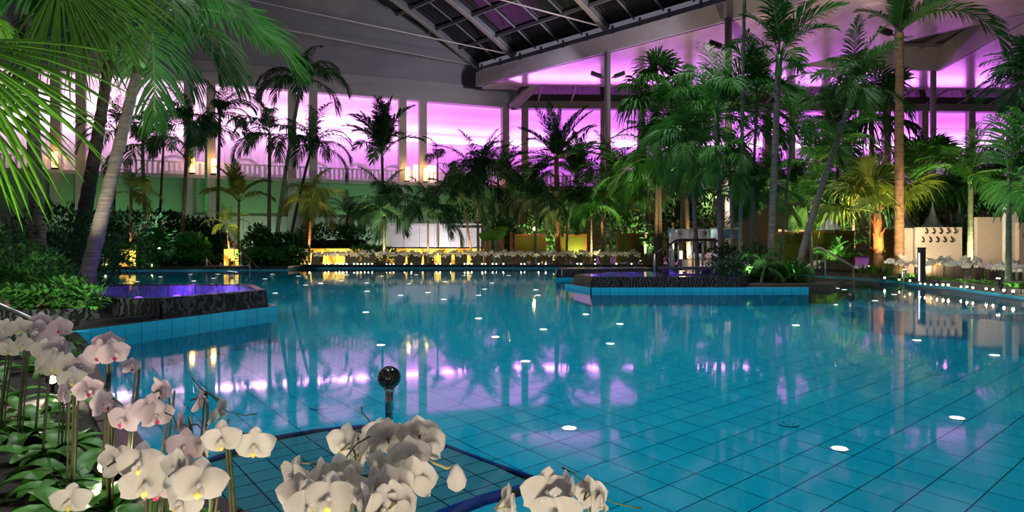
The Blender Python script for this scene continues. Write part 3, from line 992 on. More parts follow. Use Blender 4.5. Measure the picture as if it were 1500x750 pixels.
# ball-topped poles
def ball_pole(x, ywater, yball, r, label):
    b = gp(x, ywater, 0.0)
    z = EYE + (HOR - yball) / F * b.y
    o = thing('ball_pole', label, 'pole', (b.x, b.y, -0.25))
    mb = MB(); mb.tube([(b.x, b.y, -0.3), (b.x, b.y, z - r * 0.9)], 0.026, 14); mb.build('pole', 'steel', o, True)
    mb = MB(); mb.lathe((b.x, b.y, z), [(max(0.003, r * math.sin(PI * k / 16)), -r * math.cos(PI * k / 16)) for k in range(17)], 28); mb.build('ball', 'dark_ball', o, True)
    mb = MB(); mb.lathe((b.x, b.y, z - r - 0.012), [(0.034, 0), (0.036, 0.014), (0.03, 0.022)], 16); mb.build('collar', 'steel', o, True)
    mb = MB(); mb.lathe((b.x, b.y, 0.0), [(0.031, -0.006), (0.033, 0.0), (0.031, 0.006)], 16); mb.build('ring', 'steel', o, True)


ball_pole(570, 586, 553, 0.075, 'steel pole with a dark polished stone ball beside the submerged bench')
ball_pole(1246, 449, 436, 0.072, 'pole with a dark stone ball at the curved tiled seat')
# curved tiled seats in the water near the hook board bank
def curved_seat(label, c, r0, r1, a0, a1, n, z):
    o = thing('curved_seat', label, 'seat', (c[0], c[1], -0.4))
    ring = [(c[0] + r1 * math.cos(a0 + (a1 - a0) * i / n), c[1] + r1 * math.sin(a0 + (a1 - a0) * i / n)) for i in range(n + 1)]
    inn = [(c[0] + r0 * math.cos(a0 + (a1 - a0) * i / n), c[1] + r0 * math.sin(a0 + (a1 - a0) * i / n)) for i in range(n + 1)]
    mb = MB(); mb.prism(ring + inn[::-1], -0.45, z - 0.01); mb.build('core', 'tile_wall', o)
    for i in range(n):
        a, b = V(ring[i]), V(ring[i + 1])
        d = (b - a); L = d.length
        bx = MB(); bx.box(((a.x + b.x) / 2, (a.y + b.y) / 2, z - 0.06), (L * 0.95, 0.03, 0.13), math.atan2(d.y, d.x)); bx.build('tile', 'tile_wall', o)
    return o


curved_seat('curved turquoise tiled seat with the ball pole', (7.3, 11.75), 1.32, 1.68, PI * 1.0, PI * 1.66, 18, -0.015)
curved_seat('turquoise tiled seat edge near the hook board bank orchids', (7.6, 9.5), 0.95, 1.25, PI * 1.0, PI * 1.5, 12, -0.015)

# backlit onyx counter and white bar behind the far orchids
def panel(name, x0, x1, y0, y1, Y0, Y1, m, label, cat, thick=0.12, group=None):
    a, b = pp(x0, y1, Y0), pp(x1, y1, Y1)
    z1 = EYE + (HOR - y0) / F * (Y0 + Y1) / 2
    mb = MB(); d = (b - a).normalized(); nn = V((-d.y, d.x, 0)) * thick
    mb.prism([(a.x, a.y), (b.x, b.y), (b.x + nn.x, b.y + nn.y), (a.x + nn.x, a.y + nn.y)], GZ - 0.02, z1)
    return tag(mb.build(name, m), label, cat, group)


cnt = thing('onyx_counter', 'long low counter of backlit yellow onyx behind the far orchids', 'counter', pp(570, 388, 33.5))
xs = [425, 480, 540, 562, 610, 660, 709]
for a, b in zip(xs, xs[1:]):
    p0, p1 = pp(a, 388, 33.6), pp(b - 0.6, 388, 33.6)
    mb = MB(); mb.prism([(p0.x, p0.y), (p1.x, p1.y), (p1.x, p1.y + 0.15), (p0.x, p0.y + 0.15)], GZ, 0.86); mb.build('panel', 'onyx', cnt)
p0, p1 = pp(424, 388, 33.5), pp(710, 388, 33.5)
mb = MB(); mb.box(((p0.x + p1.x) / 2, 34.2, 0.9), (p1.x - p0.x, 1.5, 0.06)); mb.build('worktop', 'planter', cnt)
mb = MB(); mb.box((pp(480, 0, 35).x, 35.2, 0.7), (pp(535, 0, 35).x - pp(425, 0, 35).x, 0.5, 1.2)); tag(mb.build('planter_box', 'planter'), 'long charcoal planter box behind the onyx counter', 'planter')
# slatted grey chaise fronts between the orchids
for i, (x0, x1) in enumerate(((446, 464), (497, 520), (522, 543), (572, 590), (592, 615), (617, 634), (643, 660), (664, 684), (688, 706), (716, 734), (737, 755), (758, 776), (779, 797), (803, 814), (822, 840), (842, 860), (862, 880), (884, 902), (925, 944), (948, 966))):
    a, b = gp(x0, 389.5, 0.1), gp(x1, 389.5, 0.1)
    mb = MB(); mb.add([(a.x, 31.5, GZ), (b.x - 0.08, 31.5, GZ), (b.x - 0.08, 31.85, 0.62), (a.x - 0.06, 31.85, 0.62), (a.x, 31.62, GZ), (b.x - 0.08, 31.62, GZ), (b.x - 0.08, 31.97, 0.62), (a.x - 0.06, 31.97, 0.62)],
                      [(0, 1, 2, 3), (7, 6, 5, 4), (0, 4, 5, 1), (1, 5, 6, 2), (2, 6, 7, 3), (3, 7, 4, 0)])
    tag(mb.build('reclined_back_panel', 'chaise'), 'brown-grey leaning chaise back in front of the onyx counter', 'chaise', 'chaise backs behind the far orchids')
bar = thing('bar', 'white-grey bar with a curved striped front under the palms', 'bar', pp(635, 366, 38))
p0, p1 = pp(568, 366, 38), pp(706, 366, 38)
n = 6
for i in range(n):
    a = p0 + (p1 - p0) * (i / n); b = p0 + (p1 - p0) * ((i + 1) / n)
    mb = MB(); mb.prism([(a.x + 0.01, 38 + 0.5 * abs(i / n - 0.5)), (b.x - 0.01, 38 + 0.5 * abs((i + 1) / n - 0.5)), (b.x - 0.01, 39), (a.x + 0.01, 39)], 0.1, 2.0 if i > 3 else 2.15); mb.build('front_panel', 'bar_white', bar)
mb = MB(); mb.box(((p0.x + p1.x) / 2, 38.6, 2.2), (p1.x - p0.x, 1.4, 0.06)); mb.build('worktop', 'bar_white', bar)


def onyx_block(x0, x1, y0, y1, Y, label, legs=True):
    a, b = pp(x0, y1, Y), pp(x1, y0, Y)
    o = thing('onyx_pedestal', label, 'pedestal', ((a.x + b.x) / 2, Y, a.z))
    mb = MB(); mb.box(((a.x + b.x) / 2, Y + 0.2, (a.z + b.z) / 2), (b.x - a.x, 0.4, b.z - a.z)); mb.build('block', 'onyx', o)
    mb = MB(); mb.box(((a.x + b.x) / 2, Y + 0.2, b.z + 0.03), (b.x - a.x + 0.06, 0.46, 0.06)); mb.build('top_slab', 'planter', o)


onyx_block(328, 344, 365, 389, 28.8, 'backlit yellow onyx pedestal between the stair handrails')
onyx_block(175, 191, 366, 390, 28.5, 'backlit yellow onyx pedestal beside the orange lit palm trunk')
onyx_block(118, 150, 367, 390, 29.5, 'backlit yellow onyx pedestal behind the bank shrubs')

# towel stand with a white robe
o = thing('robe_stand', 'wooden stand with a white bathrobe among the bank shrubs', 'stand', pp(212, 381, 29))
for x in (209, 220.5):
    mb = MB(); mb.tube([pp(x, 381, 29), pp(x, 337, 29)], 0.035, 8); mb.build('post', 'wood', o)
mb = MB(); mb.tube([pp(202, 336.5, 29), pp(222, 336.5, 29)], 0.03, 8); mb.build('cross_bar', 'wood', o)
rob = MB()
rows = 9
vs, fs = [], []
for i in range(rows):
    for j in range(7):
        x = 200.5 + j * 0.95 + 0.8 * math.sin(i * 0.7)
        y = 335 + i * 3.2 + (3 if j > 3 else 0) * i / rows
        q = pp(x, y, 28.9)
        vs.append((q.x, q.y + 0.06 * math.sin(j * 2.1 + i * 0.3), q.z))
for i in range(rows - 1):
    for j in range(6):
        a = i * 7 + j
        fs.append((a, a + 1, a + 8, a + 7))
rob.add(vs, fs)
ro = rob.build('bathrobe', 'robe'); ro.modifiers.new('thickness', 'SOLIDIFY').thickness = 0.05
tag(ro, 'white bathrobe hanging from the wooden stand', 'bathrobe')
mb = MB(); q0, q1 = pp(206, 334, 29.1), pp(221, 346, 29.1)
mb.box(((q0.x + q1.x) / 2, 29.1, (q0.z + q1.z) / 2), (q1.x - q0.x, 0.06, q0.z - q1.z)); mb.build('back_board', 'fabric_blue', o)

# wood-framed olive panels behind the orchids
def olive_panel(x0, x1, y0, y1, Y, label, both=True):
    a, b = pp(x0, y1, Y), pp(x1, y0, Y)
    zb = GZ
    o = thing('screen_panel', label, 'screen', ((a.x + b.x) / 2, Y, zb))
    mb = MB(); mb.box(((a.x + b.x) / 2, Y + 0.03, (zb + b.z) / 2 + 0.05), (b.x - a.x - 0.1, 0.05, b.z - zb - 0.15)); mb.build('board', 'olive', o)
    for x in ([a.x, b.x] if both else [a.x]):
        mb = MB(); mb.box((x, Y, (zb + b.z) / 2), (0.13, 0.12, b.z - zb)); mb.build('post', 'wood', o)
    mb = MB(); mb.box(((a.x + b.x) / 2, Y, b.z - 0.05), (b.x - a.x, 0.1, 0.09)); mb.build('top_rail', 'wood', o)
    return o


olive_panel(756, 797, 343, 380, 34, 'olive screen with wood posts directly behind the slim green palm')
olive_panel(821, 857.5, 343, 380, 34, 'bright lime lit screen with wood posts beside the thick brown trunk')
olive_panel(926, 968, 342, 380, 33, 'olive screen half hidden by a drooping frond near the gazebo')
olive_panel(905.5, 924, 342, 383, 32.3, 'narrow dark screen with a single orange post')
olive_panel(1128, 1180, 339, 385, 26, 'olive screen behind the clump of grey palm trunks')
olive_panel(1182, 1248, 338, 385, 25.5, 'wide olive screen behind the leafy planter')
olive_panel(1283, 1306, 337, 390, 23, 'lime lit screen between the shaggy fan palm and the thick trunk')
# white hook board etc.
panel('divider_board', 709, 719, 345, 373, 33, 33, 'cream', 'narrow cream divider board beside the white bar', 'divider', 0.1)
panel('divider_board', 724, 736.5, 343, 373, 33.2, 33.2, 'cream', 'cream divider board with wood edge under the big round leaf', 'divider', 0.1)
for x, lab in ((714, 'dark wooden post beside the cream divider'), (736.5, 'orange wooden post at the cream divider edge'), (749, 'orange wooden post between cream divider and olive screen')):
    a = pp(x, 382, 32.3)
    o = thing('wooden_post', lab, 'post', (a.x, 32.3, GZ))
    mb = MB(); mb.box((a.x, 32.3, 0.85), (0.14, 0.14, 1.5)); mb.build('shaft', 'wood', o)
    mb = MB(); mb.box((a.x, 32.3, 1.62), (0.17, 0.17, 0.05)); mb.build('cap', 'wood', o)


hb = thing('hook_board', 'cream changing-room partition with two rows of dark coat hooks', 'partition', gp(1373, 412, 0.1))
Yh = 19.2
a, b = pp(1340, 386, Yh), pp(1408, 333, Yh)
mb = MB(); mb.box(((a.x + b.x) / 2, Yh, (a.z + b.z) / 2), (b.x - a.x, 0.08, b.z - a.z)); mb.build('board', 'cream', hb)
for i in range(5):
    for row, (x0, y0, dx) in enumerate(((1356.5, 338, 10.4), (1351.5, 350.5, 10.4))):
        q = pp(x0 + i * dx, y0, Yh - 0.08)
        mb = MB(); mb.tube([(q.x, q.y, q.z + 0.07), (q.x, q.y - 0.06, q.z), (q.x, q.y - 0.08, q.z - 0.05), (q.x, q.y - 0.05, q.z - 0.08), (q.x, q.y + 0.03, q.z - 0.05)], 0.016, 6); mb.build('coat_hook', 'black_metal', hb)
a = pp(1404, 350.5, Yh - 0.08)
for z0, z1, m in ((0.1, 0.30, 'planter'), (0.30, 0.50, 'onyx')):
    mb = MB(); q0, q1 = pp(1358, 0, Yh + 0.05), pp(1410, 0, Yh + 0.05)
    mb.box(((q0.x + q1.x) / 2, Yh + 0.06, (z0 + z1) / 2), (q1.x - q0.x, 0.1, z1 - z0)); mb.build('plinth', m, hb)
q0, q1 = pp(1324, 0, 19.5), pp(1340, 0, 19.5)
lk = thing('locker', 'cream stacked lockers between the thick trunk and hook board', 'locker', ((q0.x + q1.x) / 2, 19.7, GZ))
mb = MB(); mb.box(((q0.x + q1.x) / 2, 19.75, 0.80), (q1.x - q0.x, 0.4, 1.42)); mb.build('body', 'cream', lk)
for k in range(4):
    mb = MB(); mb.box(((q0.x + q1.x) / 2, 19.53, 0.27 + k * 0.35), (q1.x - q0.x - 0.02, 0.03, 0.33)); mb.build('door', 'cream', lk)
# bollard with white tubes
q = gp(1350, 413, 0.1); q = pp(1350, 413, 17)
bo = thing('bollard_lamp', 'square black bollard lamp with white light tubes', 'lamp', (q.x, q.y, GZ))
mb = MB(); mb.box((q.x, q.y, 0.52), (0.12, 0.14, 0.82)); mb.build('body', 'black_metal', bo)
for sx in (-1, 1):
    mb = MB(); mb.box((q.x + sx * 0.075, q.y - 0.02, 0.47), (0.012, 0.03, 0.7)); mb.build('light_tube', 'tube_white', bo)
mb = MB(); mb.box((q.x, q.y, 0.945), (0.14, 0.16, 0.03)); mb.build('cap', 'black_metal', bo)
light('SPOT', (q.x, q.y + 0.05, 1.0), 420, (1, 0.82, 0.5), (pp(1362, 335, Yh).x, Yh, 1.75), 0.03, 90, 0.8, parent=bo)
light('SPOT', (q.x + 0.25, q.y + 0.4, 0.5), 200, (1, 0.72, 0.36), (pp(1372, 375, Yh).x, Yh, 0.9), 0.03, 110, 0.8, parent=bo)
# far right cabin walls
pn = panel('cabin_wall', 1432, 1474, 318, 400, 19, 19, 'cream', 'mauve cabin wall behind the broad-leaved palm', 'wall', 0.15)
panel('cabin_wall', 1474, 1492, 300, 400, 18.6, 18.6, 'white_wall', 'tall pale cabin wall strip at the broad-leaved palm trunk', 'wall', 0.15)
panel('cabin_wall', 1493, 1600, 326, 400, 18, 18, 'cream', 'cream cabin wall beside the pale wall strip', 'wall', 0.15)
mb = MB(); q0, q1 = pp(1478, 381, 18.9), pp(1486, 370, 18.9); mb.box(((q0.x + q1.x) / 2, 18.55, (q0.z + q1.z) / 2), (q1.x - q0.x, 0.05, q0.z - q1.z + 0.4)); tag(mb.build('wall_niche_frame', 'planter'), 'small dark framed niche on the pale cabin wall', 'frame')
for i, x in enumerate((1366, 1405, 1324, 1227)):
    q = pp(x, 334, 22.5)
    mb = MB(); mb.lathe((q.x, 22.5 + (0.6 if i == 3 else 0), 1.55), [(0.40, 0), (0.25, 0.18), (0.12, 0.42), (0.03, 0.75), (0.01, 0.9)], 12)
    tag(mb.build('tent_top', 'fabric'), 'pointed beige tent roof peeking over the %s' % ('hook board edge', 'hook board corner', 'cream lockers', 'wide olive screen')[i], 'tent')
# sloping chaise fronts at right
for i, (x0, x1, dy) in enumerate(((1356, 1382, 0), (1384, 1412, 0), (1428, 1460, 2), (1462, 1500, 4))):
    a, b = pp(x0, 408, 17.6), pp(x1, 408, 17.6)
    mb = MB(); mb.prism([(a.x, 17.6), (b.x, 17.6), (b.x, 17.75), (a.x, 17.75)], GZ, 0.5)
    tag(mb.build('reclined_back_panel', 'chaise'), 'brown-grey chaise back behind the hook board bank orchids', 'chaise', 'chaise backs behind the hook board bank orchids')

# planter with leafy plant
def planter(x0, x1, y0, y1, Y, label):
    a, b = pp(x0, y1, Y), pp(x1, y0, Y)
    o = thing('planter_trough', label, 'planter', ((a.x + b.x) / 2, Y + 0.3, GZ))
    mb = MB(); mb.box(((a.x + b.x) / 2, Y + 0.3, (GZ + b.z) / 2), (b.x - a.x, 0.6, b.z - GZ)); mb.build('trough', 'planter', o)
    mb = MB(); mb.box(((a.x + b.x) / 2, Y + 0.3, b.z), (b.x - a.x - 0.06, 0.54, 0.02)); mb.build('soil', 'soil', o)
    return ((a.x + b.x) / 2, Y + 0.3, b.z)


PLT = planter(1215, 1252, 385, 402, 22, 'charcoal planter trough beside the planter-side handrail')
mb = MB(); q0, q1 = pp(1180, 0, 22.4), pp(1262, 0, 22.4); mb.box(((q0.x + q1.x) / 2, 22.3, 0.16), (q1.x - q0.x, 0.62, 0.16)); tag(mb.build('marble_plinth', 'marble'), 'black veined marble plinth under the charcoal planter', 'plinth')
# poster wall with blue picture
panel('poster_wall', 1140, 1178, 336, 385, 27.5, 27.5, 'cream', 'warm cream wall with a small blue poster behind the palms', 'wall', 0.1)
q0, q1 = pp(1154.5, 349, 27.3), pp(1163, 338.5, 27.3)
po = thing('poster', 'small blue framed poster on the warm cream wall', 'poster', ((q0.x + q1.x) / 2, 27.42, q0.z))
mb = MB(); mb.box(((q0.x + q1.x) / 2, 27.44, (q0.z + q1.z) / 2), (q1.x - q0.x + 0.06, 0.03, q1.z - q0.z + 0.06)); mb.build('frame', 'white_wall', po)
mb = MB(); mb.box(((q0.x + q1.x) / 2, 27.42, (q0.z + q1.z) / 2), (q1.x - q0.x, 0.02, q1.z - q0.z)); mb.build('print', 'picture', po)
# sloping board of a sun lounger
lo = thing('sun_lounger', 'beige sun lounger with raised back near the planter-side handrail', 'sun lounger', pp(1188, 402, 23.6))
a, b = pp(1176, 397, 23.6), pp(1201, 382, 23.6)
mb = MB(); mb.beam((a.x, 23.6, a.z), (b.x, 23.6, b.z), 0.6, 0.06, up=(0, 0, 1)); mb.build('backrest', 'cream', lo)
mb = MB(); mb.beam((a.x - 0.9, 23.6, a.z), (a.x, 23.6, a.z), 0.6, 0.06); mb.build('seat', 'cream', lo)
for dx in (-0.8, 0.0):
    mb = MB(); mb.box((a.x + dx, 23.6, (a.z + GZ) / 2), (0.06, 0.5, a.z - GZ)); mb.build('leg', 'planter', lo)

# gazebo with draped fabric
gz = thing('gazebo', 'open gazebo with white posts and draped grey fabric', 'gazebo', pp(1010, 392, 25))
Yg = 25
for x, dy in ((982, 0), (997, 1.2), (1014, 0), (1029.5, 0), (1043, 0.5), (1051, 0)):
    q = pp(x, 388, Yg)
    mb = MB(); mb.tube([(q.x, Yg + dy, GZ), (q.x, Yg + dy, pp(x, 338, Yg).z)], 0.045, 8); mb.build('post', 'white_wall', gz, True)
for x0, x1 in ((980, 999), (997, 1017), (1014, 1036)):
    mb = MB(); vs, fs = [], []
    for i in range(9):
        u = i / 8
        x = x0 + (x1 - x0) * u
        sag = 1 - (2 * u - 1) ** 2
        t_, b_ = pp(x, 333.5 + 5.5 * sag, Yg - 0.1), pp(x, 346 + 9 * sag, Yg - 0.1)
        vs += [t_, V((t_.x, Yg + 0.25 - 0.4 * sag, (t_.z + b_.z) / 2)), b_]
    for i in range(8):
        for k in (0, 1):
            fs.append((3 * i + k, 3 * i + 3 + k, 3 * i + 4 + k, 3 * i + 1 + k))
    mb.add(vs, fs); mb.build('drape', 'fabric', gz, True)
mb = MB(); q0, q1 = pp(980, 337, Yg + 0.6), pp(1040, 337, Yg + 0.6)
mb.beam(q0, q1, 0.08, 0.08); mb.build('roof_rail', 'white_wall', gz)
aw = thing('awning', 'blue fabric awning on a steel frame next to the gazebo', 'awning', pp(1060, 392, 25.5))
a, b = pp(1040, 336, 26.2), pp(1083, 336, 26.2)
mb = MB(); mb.box(((a.x + b.x) / 2, 26.2, a.z - 0.16), (b.x - a.x, 0.05, 0.34)); mb.build('valance', 'fabric_blue', aw)
mb = MB(); mb.beam((a.x, 26.15, a.z + 0.03), (b.x, 26.15, a.z + 0.03), 0.07, 0.07); mb.build('bar', 'steel', aw)
for q in (a, b):
    mb = MB(); mb.tube([(q.x, 26.2, GZ), (q.x, 26.2, a.z)], 0.04, 8); mb.build('post', 'steel', aw, True)
for i, (x, y, m) in enumerate(((1019, 383, 'white_wall'), (1042, 384, 'cushion'), (1031, 396, 'cushion'))):
    q = pp(x, y, 24.6 if i < 2 else 23.6); q.z = 0.62 if i < 2 else 0.23
    mb = MB(); mb.lathe((q.x, q.y, q.z - 0.12), [(0.05, 0), (0.24, 0.04), (0.27, 0.12), (0.2, 0.21), (0.04, 0.25)], 14)
    tag(mb.build('cushion', m, smooth=True), ('plump white cushion in the gazebo', 'pink cushion on the gazebo daybed', 'pink cushion lying in front of the gazebo')[i], 'cushion')
mb = MB(); q0 = pp(1032, 390, 24.6); mb.box((q0.x, 24.8, 0.3), (1.3, 0.9, 0.38)); tag(mb.build('daybed', 'cream'), 'cream daybed base inside the gazebo', 'daybed')
# tube lamp in the gazebo
q = pp(997.5, 379, 24)
tl = thing('tube_lamp', 'glowing amber tube lamp beside the gazebo trunk', 'lamp', q)
mb = MB(); mb.tube([q, pp(997.5, 368, 24)], 0.05, 10); mb.build('glass', 'warm_lens', tl, True)
mb = MB(); mb.tube([pp(997.5, 367.5, 24), pp(997.5, 365.5, 24)], 0.06, 10); mb.build('cap', 'black_metal', tl, True)
mb = MB(); mb.tube([(q.x, 24, GZ), q], 0.02, 6); mb.build('stem', 'black_metal', tl)
light('POINT', (q.x, 23.8, q.z + 0.2), 25, (1, 0.65, 0.25), size=0.1, parent=tl)
q = pp(783, 338, 33.5)
gl = thing('globe_lamp', 'small glowing amber globe above the olive screen', 'lamp', q)
mb = MB(); mb.lathe((q.x, 33.4, q.z), [(0.09 * math.sin(PI * k / 8) + 0.002, 0.09 - 0.09 * math.cos(PI * k / 8)) for k in range(9)], 12); mb.build('globe', 'warm_lens', gl, True)
mb = MB(); mb.tube([(q.x, 33.45, GZ), (q.x, 33.45, q.z)], 0.02, 6); mb.build('stem', 'black_metal', gl)
light('POINT', (q.x, 33.2, q.z + 0.1), 25, (1, 0.7, 0.3), size=0.1, parent=gl)
# wall clock on the pilaster
q = pp(460.5, 303, 53.2)
ck = thing('wall_clock', 'round pale wall clock on the pilaster of the green wall', 'clock', q)
tq = wt(460.5)
mb = MB()
ring = [wp(tq + 0.26 * math.cos(2 * PI * k / 20), -0.3, 4.05 + 0.26 * math.sin(2 * PI * k / 20)) for k in range(20)]
ring2 = [wp(tq + 0.26 * math.cos(2 * PI * k / 20), -0.24, 4.05 + 0.26 * math.sin(2 * PI * k / 20)) for k in range(20)]
mb.add(ring + ring2, [tuple(range(20))] + [(k, k + 20, (k + 1) % 20 + 20, (k + 1) % 20) for k in range(20)]); mb.build('dial', 'white_wall', ck)
mb = MB(); mb.beam(wp(tq, -0.315, 4.05), wp(tq, -0.315, 4.22), 0.03, 0.02, up=(1, 0, 0)); mb.build('hand', 'black_metal', ck)
mb = MB(); mb.beam(wp(tq, -0.315, 4.05), wp(tq + 0.12, -0.315, 4.05), 0.03, 0.02); mb.build('hand', 'black_metal', ck)

# ------------------------------------------------------------------ lamps in the pool floor and along the edges
def lamp_proto(name, label, cat, group, r, lens, h=0.02):
    o = thing(name, label, cat, (0, 0, 0), group)
    mb = MB(); mb.lathe((0, 0, 0), [(r * 1.25, 0), (r * 1.25, h * 0.3), (r * 1.02, h * 0.5), (r * 1.0, h * 0.4)], 14); mb.build('rim', 'lamp_rim', o, True)
    mb = MB(); mb.lathe((0, 0, h * 0.3), [(r, 0), (r * 0.9, h * 0.4), (r * 0.3, h * 0.6)], 12); mb.build('lens', lens, o, True)
    return o


POOL_L = [(1402, 613), (1230, 658), (834, 628), (1457, 521), (1343, 499), (1319, 479), (1346, 467), (1166, 477), (536, 458), (701, 467), (796, 483), (726, 494), (558, 506), (770, 530), (894, 504),
          (858, 461), (788, 433), (701, 433), (650, 439), (627, 429), (587, 433), (538, 427), (599, 416), (652, 413), (710, 424), (721, 415), (785, 425), (898, 439), (537, 415), (469, 415), (448, 418),
          (403, 430), (1007, 433), (1007, 442), (1082, 446), (1118, 431), (1121, 440), (1192, 429), (1226, 447), (908, 475), (1282, 441), (1310, 432), (1406, 439), (353, 485), (207, 518), (235, 406),
          (279, 402), (201, 413), (284, 412), (313, 408), (319, 402), (399, 402), (388, 409), (437, 405), (470, 416), (508, 403), (560, 405), (610, 403), (680, 404), (745, 404), (500, 412)]
proto = None
for x, y in POOL_L:
    dy = (y - HOR) / F
    Yf = (1 - FA) / (dy + FB)
    if Yf > 28.5:
        Yf = (1 - fz(28.5)) / dy
    c = V(((x - CX) / F * Yf, Yf, fz(Yf) + 0.001))
    if proto is None:
        proto = lamp_proto('pool_floor_lamp', 'round white lamp set in the turquoise pool floor', 'lamp', 'lamps in the pool floor', 0.055, 'pool_lens', 0.012)
        proto.location = c
    else:
        copy_tree(proto, c, s=1.0 + max(0, (Yf - 8)) * 0.03)
pr = lamp_proto('step_lamp', 'tiny white lamp on the pool steps under the planter-side handrail', 'lamp', 'step lamps at the lamp-lit stairs', 0.06, 'step_lens')
pts = [(1184, 416.5), (1193, 417.5), (1204, 419.5), (1214.5, 421.5), (1226, 423), (1237, 425)]
for i, (x, y) in enumerate(pts):
    c = gp(x, y, -0.02)
    if i == 0:
        pr.location = c
    else:
        copy_tree(pr, c)
pr = lamp_proto('step_lamp', 'tiny white lamp on the pool steps under the stair handrails', 'lamp', 'step lamps at the pool stairs', 0.07, 'step_lens')
for i in range(8):
    c = gp(319 + i * 3.9, 395.2 + i * 0.55, -0.02)
    if i == 0:
        pr.location = c
    else:
        copy_tree(pr, c)

FARL = [v / 7.5 + 500 for v in (10, 58, 140, 180, 218, 258, 298, 338, 497, 535, 575, 693, 770, 890, 1045, 1085, 1200, 1355, 1390, 1432)]
FARL += [v / 7.5 + 680 for v in (5, 38, 82, 197, 233, 313, 352, 430, 625, 662, 817, 895, 1243, 1283, 1440)]
FARL += [v / 7.5 + 330 for v in (925, 1097, 1137, 1215, 1255, 1297, 1335, 1415, 1450, 1490)] + [851.5, 872, 903, 925, 969]


def edge_lamp(label, group):
    o = thing('edge_lamp', label, 'lamp', (0, 0, 0), group)
    mb = MB(); mb.tube([(0, 0, 0), (0, 0, 0.05)], 0.012, 8); mb.build('stem', 'black_metal', o)
    mb = MB(); mb.lathe((0, 0, 0.05), [(0.022 * math.sin(PI * k / 8) + 0.001, 0.022 - 0.022 * math.cos(PI * k / 8)) for k in range(9)], 10); mb.build('bulb', 'edge_lens', o, True)
    return o


el = edge_lamp('small round lamp on the far kerb in front of the orchids', 'lamps on the far kerb')
for i, x in enumerate(sorted(FARL)):
    c = V(((x - CX) / F * 30.55, 30.55, GZ + 0.02))
    if i == 0:
        el.location = c
        el.scale = (1.0,) * 3
    else:
        copy_tree(el, c, s=R.uniform(0.8, 1.15))
el = edge_lamp('small round lamp on the kerb of the hook board bank orchids', 'lamps on the hook board kerb')
for i, (x, yw) in enumerate(((1302, 413), (1324, 415), (1340, 417), (1355.5, 421), (1363, 421.8), (1372, 422.6), (1381, 423.4), (1390, 424), (1398, 424.6), (1417, 426), (1426, 427), (1435, 428), (1455, 430), (1465.5, 431), (1482, 433), (1496, 434.5))):
    c = gp(x, yw - 1.5, GZ) + V((0, 0.2, 0.0))
    if i == 0:
        el.location = c
    else:
        copy_tree(el, c, s=R.uniform(0.65, 0.95))
el = edge_lamp('small white lamp in the planting by the stairs', 'lamps in the planting')
for i, (x, y) in enumerate(((154, 392), (223, 391.5), (233, 365), (262, 374), (560, 372))):
    c = pp(x, y, 27.9 if i < 2 else 29.5 if i < 4 else 33); c.z = max(GZ, c.z - 0.1)
    if i == 0:
        el.location = c
        el.scale = (1.8,) * 3
    else:
        copy_tree(el, c, s=1.8)

# drain plates in the pool floor
dr = thing('drain_plate', 'round slotted drain plate in the pool floor', 'drain', (0, 0, 0), 'drain plates in the pool floor')
mb = MB(); mb.lathe((0, 0, 0), [(0.085, 0), (0.085, 0.006), (0.07, 0.008)], 20); mb.build('plate', 'tile_wall', dr)
for k in range(6):
    mb = MB(); a = k * PI / 3; mb.box((0.045 * math.cos(a), 0.045 * math.sin(a), 0.008), (0.03, 0.01, 0.004), a + PI / 2); mb.build('slot', 'black_metal', dr)
for i, (x, y) in enumerate(((468, 597), (1155, 622), (1367, 548))):
    Yf = (1 - FA) / ((y - HOR) / F + FB)
    c = V(((x - CX) / F * Yf, Yf, fz(Yf) + 0.004))
    if i == 0:
        dr.location = c
    else:
        copy_tree(dr, c)

